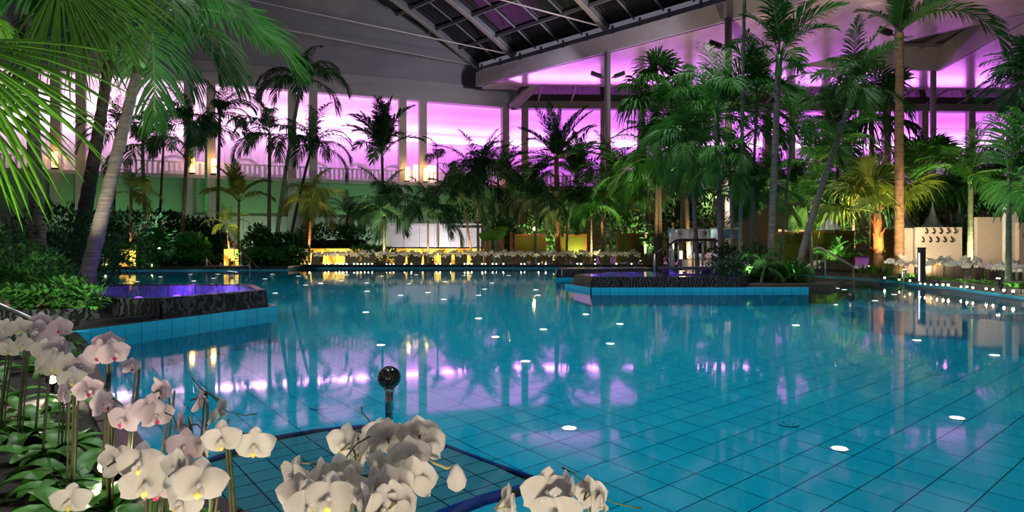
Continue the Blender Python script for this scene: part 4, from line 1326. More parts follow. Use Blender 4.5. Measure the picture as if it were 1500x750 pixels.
# ------------------------------------------------------------------ palms
def frond_geo(pitch0, pitch1, n, ll, lw, droop, pet, vlift, seed, blades=2, power=1.2, taper=0.35):
    r = random.Random(seed)
    N = 16
    pts, tans = [V((0, 0, 0))], []
    for i in range(N):
        u = (i + 0.5) / N
        a = math.radians(pitch0 + (pitch1 - pitch0) * u ** power)
        t = V((0.06 * math.sin(seed + u * 3), math.cos(a), math.sin(a))).normalized()
        tans.append(t)
        pts.append(pts[-1] + t / N)
    mb = MB()
    mb.tube(pts, [0.011 * (1 - 0.85 * i / N) for i in range(N + 1)], 4, 1, False)

    def at(u):
        k = min(N - 1, int(u * N)); f = u * N - k
        return pts[k].lerp(pts[k + 1], f), tans[k]
    for i in range(n):
        u = pet + (1 - pet) * (i + 0.3) / n
        p, t = at(min(u, 0.999))
        prof = (math.sin(PI * min(1, (0.16 + 0.84 * (u - pet) / (1 - pet)) ** 0.8)) * (1 - taper) + taper) * (1.0 if u < 0.85 else 1.0 - (u - 0.85) * 2.2)
        nrm = V((1, 0, 0)).cross(t).normalized()
        for sd in (-1, 1):
            L = ll * prof * r.uniform(0.85, 1.1)
            fa = math.radians(28 + 42 * u + r.uniform(-7, 7))
            d = (V((sd, 0, 0)) * math.cos(fa) + t * math.sin(fa) + nrm * (vlift + r.uniform(-0.12, 0.12))).normalized()
            wv = (t - d * t.dot(d)).normalized() * lw * (0.6 + 0.4 * prof)
            sag = droop * L * r.uniform(0.7, 1.25)
            m1 = p + d * L * 0.45 + V((0, 0, -sag * 0.16))
            m2 = p + d * L * 0.78 + V((0, 0, -sag * 0.52))
            tip = p + d * L * 0.98 + V((0, 0, -sag))
            if blades == 1:
                mb.add([p - wv * 0.25, p + wv * 0.25, m1 + wv * 0.5, m1 - wv * 0.5, tip], [(0, 1, 2, 3), (3, 2, 4)])
            else:
                mb.add([p - wv * 0.22, p + wv * 0.22, m1 + wv * 0.5, m1 - wv * 0.5, m2 + wv * 0.36, m2 - wv * 0.36, tip], [(0, 1, 2, 3), (3, 2, 4, 5), (5, 4, 6)])
    return mb


def fan_geo(pitch0, pitch1, n, ll, droop, pet, seed, wk=1.0):
    r = random.Random(seed)
    N = 8
    pts = [V((0, 0, 0))]
    for i in range(N):
        a = math.radians(pitch0 + (pitch1 - pitch0) * ((i + 0.5) / N))
        pts.append(pts[-1] + V((0, math.cos(a), math.sin(a))) * (pet / N))
    mb = MB()
    mb.tube(pts, [0.014 - 0.006 * i / N for i in range(N + 1)], 4, 1, False)
    t = (pts[-1] - pts[-2]).normalized()
    nrm = V((1, 0, 0)).cross(t).normalized()
    hub = pts[-1]
    span = math.radians(250)
    for i in range(n):
        th = -span / 2 + span * (i + 0.5) / n
        L = ll * (0.72 + 0.28 * math.cos(th * 0.62)) * r.uniform(0.92, 1.06)
        d = (t * math.cos(th) + V((1, 0, 0)) * math.sin(th) + nrm * (0.12 * (1 if i % 2 else -1))).normalized()
        wv = d.cross(nrm).normalized() * (2 * math.tan(span / n / 2) * L * 0.46 * wk)
        sag = droop * L * r.uniform(0.7, 1.3)
        m1 = hub + d * L * 0.5 + V((0, 0, -sag * 0.1))
        m2 = hub + d * L * 0.78 + V((0, 0, -sag * 0.42))
        tip = hub + d * L * 0.97 + V((0, 0, -sag))
        fold = nrm * 0.02
        mb.add([hub, m1 + wv * 0.5 + fold, m1 - wv * 0.5 - fold, m2 + wv * 0.3, m2 - wv * 0.3, tip], [(0, 1, 2), (2, 1, 3, 4), (4, 3, 5)])
    return mb


TIERS = {   # start and end pitch of the leaf stalk from the crown's heart to its skirt
    'feather': [(86, 40), (72, 2), (58, -25), (42, -48), (24, -66), (4, -78)],
    'arching': [(85, 15), (72, -35), (60, -60), (46, -78), (28, -88), (8, -90)],
    'upright': [(88, 70), (84, 45), (78, 20), (70, -5), (60, -28), (48, -45)],
    'phoenix': [(86, 66), (72, 40), (56, 16), (38, -8), (16, -32), (-8, -55)],
    'fan': [(84, 76), (66, 52), (46, 30), (24, 4), (0, -28), (-24, -60)],
    'broad': [(85, 40), (70, 5), (54, -20), (36, -42), (18, -58), (0, -70)],
}
PAR = {'feather': (42, 0.34, 0.0185, 0.55, 0.14, 0.25), 'arching': (40, 0.32, 0.021, 0.75, 0.12, 0.30), 'upright': (36, 0.34, 0.022, 0.45, 0.2, 0.30),
       'phoenix': (52, 0.22, 0.014, 0.22, 0.10, 0.35), 'broad': (15, 0.40, 0.036, 0.5, 0.14, 0.25)}
FCACHE = {}


def frond_me(kind, tier, alt, leaf):
    key = (kind, tier, alt, leaf)
    if key not in FCACHE:
        a, b = TIERS[kind][tier]
        if kind == 'fan':
            mb = fan_geo(a, b, 34, 0.62, 0.35 + 0.1 * tier, 0.55, tier * 7 + alt)
        else:
            n, ll, lw, dr, pet, vl = PAR[kind]
            mb = frond_geo(a, b - 6 * alt, n, ll, lw, dr, pet, vl, tier * 5 + alt * 31 + 1)
        FCACHE[key] = mb.mesh('frond', [leaf, 'rachis'])
    return FCACHE[key]


def bend(base, top, k, n):
    base, top = V(base), V(top)
    h = top - base
    out = []
    for i in range(n + 1):
        u = i / n
        x = u ** k
        out.append(V((base.x + h.x * x, base.y + h.y * x, base.z + h.z * u)))
    return out


def palm(label, base, top, r0, r1, kind, nf, FL, leaf='leaf_mid', bark='trunk_grey', shaft=0.0, curve=1.0, tiers=(0, 5), seed=1, name='palm', group=None, rings=True, boots=False, az0=None, skip=None):
    r = random.Random(seed * 13 + 5)
    base, top = V(base), V(top)
    o = thing(name, label, 'palm', base, group)
    H = (top - base).length
    if r0:
        n = int(min(46, max(8, H / 0.16)))
        path = bend(base, top, curve, n)
        rad = []
        for i in range(n + 1):
            u = i / n
            q = r0 + (r1 - r0) * u + r0 * 0.35 * max(0, 0.08 - u) / 0.08
            rad.append(q * ((1.05 if i % 2 else 0.95) if rings else 1))
        mb = MB(); mb.tube(path, rad, 10)
        mb.build('trunk', bark, o, True)
        dirn = (path[-1] - path[-2]).normalized()
    else:
        dirn = V((0, 0, 1))
    heart = top
    if shaft:
        heart = top + dirn * shaft
        mb = MB(); mb.tube([top - dirn * 0.02, top + dirn * shaft * 0.12, top + dirn * shaft * 0.5, heart + dirn * 0.05], [r1 * 1.02, r1 * 1.35, r1 * 1.15, r1 * 0.6], 10); mb.build('crownshaft', 'shaft', o, True)
    if boots:
        for k in range(46):
            a = k * 2.4; u = 1 - (k // 4) * 0.05 * 1.6 / max(H, 1) * 3
            pz = bend(base, top, curve, 10)[int(max(0, min(10, u * 10)))]
            mb = MB(); q = V((math.cos(a), math.sin(a), 0))
            c = pz + q * r1 * 0.8 + V((0, 0, r.uniform(-0.1, 0.1)))
            mb.add([c + V((-q.y, q.x, 0)) * 0.06, c - V((-q.y, q.x, 0)) * 0.06, c + q * 0.14 + V((0, 0, 0.22)) - V((-q.y, q.x, 0)) * 0.02, c + q * 0.14 + V((0, 0, 0.22)) + V((-q.y, q.x, 0)) * 0.02], [(0, 1, 2, 3)])
            mb.build('leaf_base', 'fibre', o)
    for k in range(nf):
        u = k / max(1, nf - 1)
        tier = int(round(tiers[0] + (tiers[1] - tiers[0]) * u))
        az = (az0 if az0 is not None else r.uniform(0, 6.28)) + k * 2.39996 + r.uniform(-0.25, 0.25)
        if skip and skip(az):
            continue
        put('frond', frond_me(kind, tier, r.randint(0, 1), leaf), o, heart - base - dirn * (0.25 * shaft * u), (r.uniform(-0.1, 0.1), r.uniform(-0.1, 0.1), az), FL * r.uniform(0.85, 1.1))
    return o


def far_palm(label, xb, Y, xt, yt, rpx, kind, nf, leaf='leaf_dark', bark='trunk_dark', w=5, shaft=0.3, curve=1.3, seed=1, yb=None, **kw):
    top = pp(xt, yt, Y)
    base = V(((xb - CX) / F * Y, Y, GZ)) if yb is None else pp(xb, yb, Y)
    wr = w * Y / F / 2
    return palm(label, base, top, wr, wr * 0.75, kind, nf, rpx * Y / F * 1.15, leaf, bark, shaft, curve, seed=seed, **kw)


# stair bank giants
palm('tall leaning grey trunk palm at the edge of the violet whirlpool', pp(123, 424, 11.0) * 1.0, pp(203, 98, 11.4), 0.125, 0.078, 'feather', 17, 2.9, 'leaf_mid', 'trunk_grey', 1.15, 1.0, (0, 5), seed=3)
palm('pale straight trunk palm behind the bank shrubs', pp(58, 400, 13), pp(43, 22, 13), 0.15, 0.085, 'feather', 15, 3.0, 'leaf_mid', 'trunk_grey', 0.9, 0.9, (0, 5), seed=8)
palm('dark leaning trunk palm behind the tall grey one', pp(104, 396, 15), pp(160, 88, 15), 0.17, 0.10, 'arching', 15, 2.8, 'leaf_dark', 'trunk_dark', 0.9, 0.8, (0, 5), seed=12)
# lime fan palm whose leaves hang into the picture
fp = palm('lime green fan palm with long drooping fingers on the stair bank', (-6.15, 6.9, 0.1), (-5.95, 6.8, 3.15), 0.17, 0.15, 'fan', 9, 1.0, 'leaf_lime', 'trunk_dark', 0, 1.0, (0, 3), seed=5, name='fan_palm')


def big_fan(parent, hub, tdir, nrm, n, L, span, droop, seed, start):
    r = random.Random(seed)
    hub, t, nrm = V(hub), V(tdir).normalized(), V(nrm)
    nrm = (nrm - t * nrm.dot(t)).normalized()
    x = t.cross(nrm)
    mb = MB()
    mb.tube([V(start), V(start).lerp(hub, 0.5) + V((0, 0, 0.08)), hub], [0.02, 0.016, 0.011], 6, 1, False)
    for i in range(n):
        th = math.radians(-span / 2 + span * (i + 0.5) / n)
        LL = L * (0.74 + 0.26 * math.cos(th * 0.7)) * r.uniform(0.88, 1.08)
        d = (t * math.cos(th) + x * math.sin(th) + nrm * r.uniform(-0.06, 0.06)).normalized()
        wv = d.cross(nrm).normalized()
        w0 = LL * math.radians(span / n) * 0.42
        sag = droop * LL * r.uniform(0.6, 1.4)
        q = []
        for u, ws in ((0.0, 0.15), (0.25, 0.6), (0.5, 1.0), (0.72, 0.72), (0.88, 0.42), (1.0, 0.0)):
            c = hub + d * LL * u + V((0, 0, -sag * u ** 2.6)) + nrm * (0.012 * math.sin(i * 2.0))
            q.append((c, ws))
        vs = []
        for c, ws in q[:-1]:
            vs += [c + wv * w0 * ws * 0.5, c - nrm * w0 * ws * 0.16, c - wv * w0 * ws * 0.5]
        vs.append(q[-1][0])
        fs = []
        for k in range(4):
            b = 3 * k
            fs += [(b, b + 1, b + 4, b + 3), (b + 1, b + 2, b + 5, b + 4)]
        fs += [(12, 13, 15), (13, 14, 15)]
        mb.add(vs, fs)
    return mb.build('frond', ['leaf_lime', 'rachis'], parent)


FH = (-5.95, 6.8, 3.15)
big_fan(fp, pp(-75, 62, 6.2), (0.66, -0.15, -0.72), (0.3, -0.9, 0.2), 36, 1.62, 125, 0.2, 3, FH)
big_fan(fp, pp(-95, 120, 6.6), (0.70, -0.2, -0.68), (0.2, -0.9, 0.35), 34, 1.5, 120, 0.3, 9, FH)
big_fan(fp, pp(88, -35, 7.2), (0.38, -0.2, -0.9), (0.1, -0.95, 0.1), 30, 1.42, 95, 0.12, 14, FH)
big_fan(fp, pp(125, -45, 7.4), (0.62, -0.2, -0.80), (0.1, -0.95, 0.25), 22, 1.3, 80, 0.22, 19, FH)
# hanging feather fronds of the tall leaning palm are its own; one more palm whose crown is above the frame
0 and palm('palm with a crown of dense hanging fronds above the pool stairs', (-6.6, 17.0, 0.1), (-6.35, 16.5, 6.9), 0.12, 0.09, 'arching', 18, 3.1, 'leaf_mid', 'trunk_dark', 0.7, 1.0, (1, 5), seed=31)

# slimmer palms on the left far bank
FP = [
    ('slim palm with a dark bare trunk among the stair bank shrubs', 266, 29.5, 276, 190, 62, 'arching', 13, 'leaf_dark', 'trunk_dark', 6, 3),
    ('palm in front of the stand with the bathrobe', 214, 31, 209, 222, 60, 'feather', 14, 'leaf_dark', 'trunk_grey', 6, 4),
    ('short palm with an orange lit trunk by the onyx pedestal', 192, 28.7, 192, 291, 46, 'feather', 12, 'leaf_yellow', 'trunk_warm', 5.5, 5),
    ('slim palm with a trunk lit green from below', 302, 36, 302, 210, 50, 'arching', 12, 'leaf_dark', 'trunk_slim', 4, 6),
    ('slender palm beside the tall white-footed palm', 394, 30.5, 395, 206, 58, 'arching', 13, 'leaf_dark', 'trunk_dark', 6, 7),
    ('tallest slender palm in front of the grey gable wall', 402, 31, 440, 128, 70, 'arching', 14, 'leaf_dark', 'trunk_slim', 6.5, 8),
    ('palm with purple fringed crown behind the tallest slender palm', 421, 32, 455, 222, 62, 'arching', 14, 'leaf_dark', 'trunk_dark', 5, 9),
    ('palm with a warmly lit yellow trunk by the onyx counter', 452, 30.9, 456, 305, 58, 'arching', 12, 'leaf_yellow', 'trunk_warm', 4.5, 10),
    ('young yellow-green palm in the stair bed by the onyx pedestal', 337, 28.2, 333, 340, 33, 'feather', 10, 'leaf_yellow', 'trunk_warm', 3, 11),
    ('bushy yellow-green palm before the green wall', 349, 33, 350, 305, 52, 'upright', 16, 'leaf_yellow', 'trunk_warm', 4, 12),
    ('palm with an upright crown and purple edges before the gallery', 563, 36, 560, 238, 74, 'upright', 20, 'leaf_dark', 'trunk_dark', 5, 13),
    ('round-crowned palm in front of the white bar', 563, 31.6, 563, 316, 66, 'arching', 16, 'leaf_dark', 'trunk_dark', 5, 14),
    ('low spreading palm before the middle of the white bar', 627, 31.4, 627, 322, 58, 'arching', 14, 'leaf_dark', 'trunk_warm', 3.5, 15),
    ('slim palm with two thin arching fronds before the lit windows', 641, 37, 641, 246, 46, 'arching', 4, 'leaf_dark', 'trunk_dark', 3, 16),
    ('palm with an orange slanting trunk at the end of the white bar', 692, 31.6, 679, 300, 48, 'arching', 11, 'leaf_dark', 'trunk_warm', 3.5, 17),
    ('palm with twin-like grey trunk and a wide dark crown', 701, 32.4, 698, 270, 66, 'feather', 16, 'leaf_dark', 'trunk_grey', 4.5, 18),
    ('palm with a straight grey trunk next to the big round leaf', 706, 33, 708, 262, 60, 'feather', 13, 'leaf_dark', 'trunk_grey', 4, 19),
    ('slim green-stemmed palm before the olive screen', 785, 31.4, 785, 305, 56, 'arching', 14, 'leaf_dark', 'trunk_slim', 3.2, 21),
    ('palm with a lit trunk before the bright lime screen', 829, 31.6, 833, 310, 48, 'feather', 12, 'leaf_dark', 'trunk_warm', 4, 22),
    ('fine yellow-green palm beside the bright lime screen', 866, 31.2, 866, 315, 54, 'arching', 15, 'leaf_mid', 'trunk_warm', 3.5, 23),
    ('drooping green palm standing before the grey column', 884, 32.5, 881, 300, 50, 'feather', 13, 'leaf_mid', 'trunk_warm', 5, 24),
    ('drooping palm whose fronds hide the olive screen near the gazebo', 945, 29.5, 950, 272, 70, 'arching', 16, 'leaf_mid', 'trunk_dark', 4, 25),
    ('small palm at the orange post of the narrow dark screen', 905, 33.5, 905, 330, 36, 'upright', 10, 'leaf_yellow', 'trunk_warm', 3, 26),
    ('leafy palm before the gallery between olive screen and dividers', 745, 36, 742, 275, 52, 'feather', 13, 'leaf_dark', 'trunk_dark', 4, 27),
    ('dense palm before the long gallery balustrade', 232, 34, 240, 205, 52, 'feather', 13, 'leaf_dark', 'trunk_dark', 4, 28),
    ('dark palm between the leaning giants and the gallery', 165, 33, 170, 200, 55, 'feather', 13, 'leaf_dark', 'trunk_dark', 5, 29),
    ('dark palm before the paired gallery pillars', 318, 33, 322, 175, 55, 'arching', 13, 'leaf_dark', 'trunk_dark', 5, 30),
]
for lab, xb, Y, xt, yt, rpx, kind, nf, leaf, bark, wd, sd in FP:
    far_palm(lab, xb, Y, xt, yt, rpx, kind, nf, leaf, bark, wd, seed=sd, shaft=0.35)
# stout date palm
far_palm('date palm with a stiff feathery crown glowing purple at its edge', 817, 33, 815, 232, 74, 'phoenix', 30, 'leaf_dark', 'trunk_warm', 9, 0.0, 1.0, seed=40, boots=False, name='date_palm')

# palm island grove
GV = [
    ('tall cane palm whose crown touches the ceiling film', 1084, 17.6, 1090, 20, 100, 'upright', 10, 'leaf_mid', 'trunk_slim', 6, 51, 0.5),
    ('slim grey trunk palm in the middle of the island grove', 1128, 17.2, 1140, 112, 95, 'upright', 9, 'leaf_mid', 'trunk_grey', 11, 52, 0.5),
    ('palm with a long trunk leaning towards the thick ringed palm', 1165, 17.3, 1243, 158, 92, 'feather', 12, 'leaf_mid', 'trunk_grey', 10, 53, 0.6),
    ('tall wide-crowned palm over the gazebo', 1057, 19, 1050, 188, 118, 'feather', 15, 'leaf_mid', 'trunk_grey', 9, 54, 0.5),
    ('palm with a pinkish trunk at the island handrail', 1022, 20, 1013, 240, 92, 'arching', 16, 'leaf_mid', 'trunk_grey', 7, 55, 0.5),
    ('palm with a broad low crown behind the gazebo', 1000, 27, 1000, 235, 95, 'feather', 15, 'leaf_mid', 'trunk_warm', 8, 56, 0.4),
    ('cane palm with thin green stem close to the grey trunks', 1098, 18.4, 1108, 165, 80, 'upright', 9, 'leaf_mid', 'trunk_slim', 5, 57, 0.4),
    ('cane palm with arching fronds over the leaning trunk', 1142, 19, 1160, 205, 80, 'feather', 12, 'leaf_mid', 'trunk_slim', 5, 58, 0.4),
    ('low palm with leafy crown at the foot of the grove', 1110, 18.6, 1105, 300, 66, 'feather', 14, 'leaf_mid', 'trunk_slim', 5, 59, 0.2),
    ('low yellow-green palm behind the leaning trunk', 1190, 21.5, 1185, 310, 60, 'feather', 13, 'leaf_lime', 'trunk_slim', 5, 60, 0.2),
    ('dark palm behind the grove before the magenta gallery', 1180, 24, 1192, 250, 75, 'feather', 15, 'leaf_mid', 'trunk_dark', 6, 61, 0.3),
    ('tall palm with a dark crown between grove and thick trunk', 1225, 25, 1228, 215, 80, 'feather', 14, 'leaf_dark', 'trunk_dark', 6, 62, 0.3),
    ('small palm hanging over the water at the island tip', 1115, 16.3, 1120, 392, 42, 'arching', 10, 'leaf_mid', 'trunk_slim', 4, 63, 0.0),
    ('bushy palm in the middle of the grove by the gazebo', 1075, 18.2, 1070, 265, 80, 'arching', 16, 'leaf_mid', 'trunk_slim', 6, 64, 0.3),
    ('palm with pale undersides behind the gazebo posts', 960, 27.5, 962, 240, 82, 'feather', 15, 'leaf_mid', 'trunk_dark', 6, 65, 0.3),
]
for lab, xb, Y, xt, yt, rpx, kind, nf, leaf, bark, wd, sd, sh in GV:
    far_palm(lab, xb, Y, xt, yt, rpx, kind, nf, leaf, bark, wd, sh, 1.15, seed=sd)
# fan palms
far_palm('tallest fan palm at the edge of the island grove', 968, 28, 962, 135, 62, 'fan', 18, 'leaf_mid', 'trunk_dark', 7, 0.0, 1.0, seed=70, name='fan_palm')
far_palm('second fan palm leaning over the gazebo', 1010, 26, 1000, 168, 60, 'fan', 16, 'leaf_mid', 'trunk_dark', 7, 0.0, 1.0, seed=71, name='fan_palm')
far_palm('fan palm with brown skirt behind the thick ringed trunk', 1278, 27, 1277, 168, 68, 'fan', 18, 'leaf_mid', 'trunk_warm', 8, 0.0, 1.0, seed=72, name='fan_palm')
far_palm('short shaggy fan palm with an orange lit trunk', 1289, 20.3, 1285, 312, 78, 'fan', 17, 'leaf_yellow', 'trunk_warm', 17, 0.0, 1.0, seed=73, name='fan_palm', boots=True, tiers=(0, 3))
far_palm('fan palm peeking over the cream lockers', 1350, 24, 1350, 255, 62, 'fan', 15, 'leaf_mid', 'trunk_dark', 7, 0.0, 1.0, seed=74, name='fan_palm')
# thick ringed palm with the great plume
tp = far_palm('thick ringed palm rising straight to the ceiling', 1317, 19.0, 1318, 48, 88, 'phoenix', 12, 'leaf_mid', 'trunk_warm', 14, 0.0, 1.0, seed=80, tiers=(0, 3))
mb = frond_geo(44, -88, 70, 0.22, 0.013, 0.45, 0.08, 0.3, 4)
put('frond', mb.mesh('frond', ['leaf_mid', 'rachis']), tp, pp(1318, 46, 19.0) - tp.location, (0, 0, -PI / 2 - 0.1), 3.7)
BGP = [(735, 42, 262, 60), (770, 44, 285, 58), (850, 43, 268, 62), (905, 40, 262, 64), (925, 38, 298, 60), (985, 36, 290, 62), (1040, 34, 290, 62), (1130, 30, 275, 66), (1165, 30, 305, 60),
       (1215, 33, 268, 64), (1250, 34, 300, 60), (1345, 30, 275, 64), (1395, 28, 290, 62), (1455, 26, 270, 66), (660, 40, 300, 50), (505, 42, 318, 40)]
WHERE = ['before the corner of the two galleries', 'behind the globe lamp', 'behind the date palm', 'behind the grey column', 'behind the narrow dark screen', 'behind the gazebo drapes', 'behind the blue awning', 'behind the grey island trunks', 'behind the poster wall',
         'behind the wide olive screen', 'behind the shaggy fan palm', 'behind the cream lockers', 'behind the hook board', 'behind the mauve cabin wall', 'behind the white bar end', 'before the pale wall panels']
for i, (x, Y, y, rp_) in enumerate(BGP):
    far_palm('dense background palm ' + WHERE[i], x, Y, x + R.uniform(-6, 6), y, rp_, ('feather', 'arching', 'upright')[i % 3], 18, 'leaf_mid' if i % 2 else 'leaf_dark', 'trunk_dark', 4, seed=120 + i, shaft=0.2)
# right foreground palms
palm('broad-leaved palm drooping over the hook board bank orchids', pp(1477, 412, 13.2), pp(1478, 300, 13.2), 0.06, 0.045, 'broad', 13, 1.75, 'leaf_mid', 'trunk_slim', 0.5, 1.0, (0, 5), seed=85)
palm('palm leaning in over the hook board bank with a dark crown', (11.3, 14.6, 0.1), (11.0, 14.3, 4.1), 0.09, 0.07, 'feather', 12, 1.25, 'leaf_dark', 'trunk_dark', 0.4, 1.0, (1, 5), seed=86)
palm('tall palm at the hook board bank with fans reaching in', (12.6, 16.2, 0.1), (12.4, 16, 4.9), 0.11, 0.09, 'fan', 12, 1.5, 'leaf_dark', 'trunk_dark', 0, 1.0, (0, 5), seed=87, name='fan_palm')
palm('feather palm between lockers and broad-leaved palm', pp(1420, 412, 20.5), pp(1422, 268, 20.5), 0.09, 0.07, 'feather', 14, 1.7, 'leaf_mid', 'trunk_slim', 0.3, 1.0, (0, 5), seed=88)

# ------------------------------------------------------------------ shrubs
def leaf_card(mb, c, d, up, L, wd):
    d = d.normalized(); s = d.cross(up)
    if s.length < 1e-4:
        s = V((1, 0, 0))
    s = s.normalized() * wd * 0.5
    n = s.cross(d).normalized() * (wd * 0.18)
    mb.add([c, c + d * L * 0.45 + s + n, c + d * L, c + d * L * 0.45 - s + n], [(0, 1, 2), (0, 2, 3)])


def shrub(label, c, rad, n, L, wd, leaf='shrub', seed=1, name='shrub', cat='shrub', group=None, flat=0.0):
    r = random.Random(seed)
    c = V(c)
    o = thing(name, label, cat, c, group)
    mb = MB()
    lobes = [V((r.uniform(-0.6, 0.6) * rad[0], r.uniform(-0.6, 0.6) * rad[1], rad[2] * r.uniform(0.25, 0.7))) for _ in range(7)]
    for i in range(n):
        lb = r.choice(lobes)
        q = V((r.gauss(0, 1), r.gauss(0, 1), r.gauss(0, 1))).normalized()
        k = r.uniform(0.75, 1.0)
        p = lb + V((q.x * rad[0] * 0.48, q.y * rad[1] * 0.48, q.z * rad[2] * 0.36)) * k
        if p.z < 0.01:
            p.z = r.uniform(0.0, 0.08)
        d = (q + V((0, 0, 0.25)) + V((r.uniform(-.7, .7), r.uniform(-.7, .7), r.uniform(-.5, .5))))
        leaf_card(mb, c + p, d, V((0, 0, 1)), L * r.uniform(0.6, 1.2), wd * r.uniform(0.7, 1.2))
    mb.build('foliage', leaf, o)
    mb = MB()
    for lb in lobes:
        mb.tube([c + V((lb.x * 0.2, lb.y * 0.2, 0)), c + lb * 0.5 + V((0, 0, 0.02)), c + lb], [0.02, 0.014, 0.006], 5)
    mb.build('stems', 'trunk_dark', o)
    return o


shrub('bright small-leaved shrub at the foot of the leaning palm', (-6.05, 8.75, 0.25), (0.75, 0.6, 0.62), 1500, 0.085, 0.05, 'shrub', 1)
shrub('dense small-leaved shrub at the end of the steel handrail', (-7.1, 8.9, 0.2), (0.95, 0.7, 0.95), 2200, 0.085, 0.05, 'shrub', 2)
shrub('ivy-like creeper spilling over the marble block', (-5.0, 7.8, 0.22), (0.42, 0.3, 0.35), 520, 0.08, 0.065, 'shrub', 3)
shrub('leafy creeper hugging the whirlpool corner', (-5.45, 7.75, 0.22), (0.6, 0.35, 0.42), 700, 0.08, 0.06, 'shrub', 4)
shrub('dark tall shrub behind the leaning palm trunk', (-7.6, 12.4, 0.1), (1.3, 1.0, 1.6), 1700, 0.13, 0.06, 'shrub_dark', 5)
shrub('dark shrub under the lime fan palm', (-8.4, 10.2, 0.1), (1.2, 1.0, 1.45), 1700, 0.12, 0.06, 'shrub', 6)
shrub('arching dark shrub beside the pale straight trunk', (-9.6, 14.5, 0.1), (1.6, 1.2, 1.7), 1400, 0.18, 0.05, 'shrub_dark', 7)
SH = [('round shrub at the foot of the bathrobe stand', 250, 28.6, 1.5, 0.9, 1.45, 1500, 'shrub'), ('low ground-cover shrub along the stair edge', 252, 28.1, 1.6, 0.5, 0.6, 1100, 'shrub'),
      ('tall dark shrub between the stairs and the slender palms', 374, 29.2, 1.0, 0.8, 1.75, 1300, 'shrub_dark'), ('low leafy shrub at the end of the stair handrail', 398, 28.6, 1.3, 0.5, 0.75, 1000, 'shrub'),
      ('dark shrub beside the lit trunk and onyx counter', 422, 29.6, 0.8, 0.6, 1.35, 900, 'shrub_dark'), ('shrub with green light beside the onyx pedestal', 312, 33, 1.3, 0.8, 1.8, 1000, 'shrub_dark'),
      ('shrub behind the pale steps', 280, 33, 1.6, 0.8, 2.2, 1100, 'shrub_dark'), ('dark shrub behind the short orange lit palm', 176, 31, 1.6, 0.9, 2.3, 1300, 'shrub_dark'),
      ('shrub hiding the shrub-side onyx pedestal', 150, 28, 1.1, 0.6, 1.0, 900, 'shrub'), ('dense shrub at the leaning palm end of the far bank', 105, 28.6, 1.8, 0.9, 1.7, 1300, 'shrub_dark'),
      ('shrub under the warm lit wall on the stair bank', 238, 32, 1.4, 0.9, 2.4, 1200, 'shrub_dark'), ('yellow flecked shrub below the round-crowned palm', 548, 32.4, 1.1, 0.6, 1.1, 700, 'shrub'),
      ('tall grass-like shrub on the charcoal planter box', 470, 35.2, 1.4, 0.4, 2.0, 700, 'shrub'), ('second tuft on the charcoal planter box', 510, 35.2, 1.3, 0.4, 1.9, 700, 'shrub'),
      ('wide shrub with warm specks behind the white bar', 690, 41, 2.6, 1.0, 3.6, 1400, 'shrub_dark'), ('shrub behind the cream divider boards', 730, 36, 1.2, 0.8, 2.3, 700, 'shrub'),
      ('shrub behind the olive screens in the middle', 800, 38, 2.4, 0.9, 3.0, 1100, 'shrub_dark'), ('dark hedge shrub behind the narrow dark screen', 905, 36, 2.4, 0.9, 3.0, 1100, 'shrub_dark'),
      ('bushy shrub behind the gazebo', 1020, 29, 2.2, 0.9, 3.0, 1200, 'shrub_dark'), ('hedge shrub behind the wide olive screen', 1215, 30, 2.2, 0.8, 3.0, 1200, 'shrub'),
      ('hedge shrub behind the hook board', 1380, 23.5, 1.7, 0.8, 2.6, 1100, 'shrub'), ('shrub behind the cabin walls', 1450, 22, 1.6, 0.8, 2.7, 1000, 'shrub_dark')]
for i, (lab, x, Y, rx, ry, h, n, lf) in enumerate(SH):
    shrub(lab, ((x - CX) / F * Y, Y, GZ), (rx, ry, h), int(n * 1.5), 0.27 if Y > 27 else 0.2, 0.13, lf, 20 + i)
ISL = [('dark shrub under the island cane palms', 1085, 17.0, 0.85, 0.5, 0.95, 900, 'shrub_dark'), ('ivy shrub at the island tip by the water', 1165, 16.4, 0.45, 0.4, 0.5, 600, 'shrub'),
       ('grey-green shrub at the foot of the leaning island trunk', 1135, 16.6, 0.7, 0.45, 0.55, 800, 'shrub'), ('dark shrub at the end of the island handrail', 1066, 18.4, 0.7, 0.5, 0.9, 800, 'shrub_dark')]
for i, (lab, x, Y, rx, ry, h, n, lf) in enumerate(ISL):
    shrub(lab, ((x - CX) / F * Y, Y, 0.07), (rx, ry, h), n, 0.15, 0.06, lf, 60 + i)
mb = MB(); mb.prism([(5.3, 15.4), (7.3, 15.5), (8.6, 17.4), (8.2, 20.5), (5.6, 20.2), (6.1, 17.4)], -0.4, 0.12, inset=0.05)
struct('island_ground', mb, 'soil')


def strap_plant(label, c, n, L, wd, lean, leaf, seed, name='grass_tuft', cat='plant', group=None):
    r = random.Random(seed)
    c = V(c)
    o = thing(name, label, cat, c, group)
    for i in range(n):
        a = r.uniform(0, 6.28)
        q = V((math.cos(a), math.sin(a), 0)); s = V((-q.y, q.x, 0)) * wd * 0.5
        b = c + q * r.uniform(0, 0.05)
        ll = L * r.uniform(0.6, 1.1); ln = lean * r.uniform(0.4, 1.3)
        m1 = b + q * ll * ln * 0.3 + V((0, 0, ll * 0.55)); tp_ = b + q * ll * ln + V((0, 0, ll * (0.95 - 0.4 * ln)))
        mb = MB(); mb.add([b - s * 0.6, b + s * 0.6, m1 + s, m1 - s, tp_], [(0, 1, 2, 3), (3, 2, 4)])
        mb.build('blade', leaf, o)
    return o


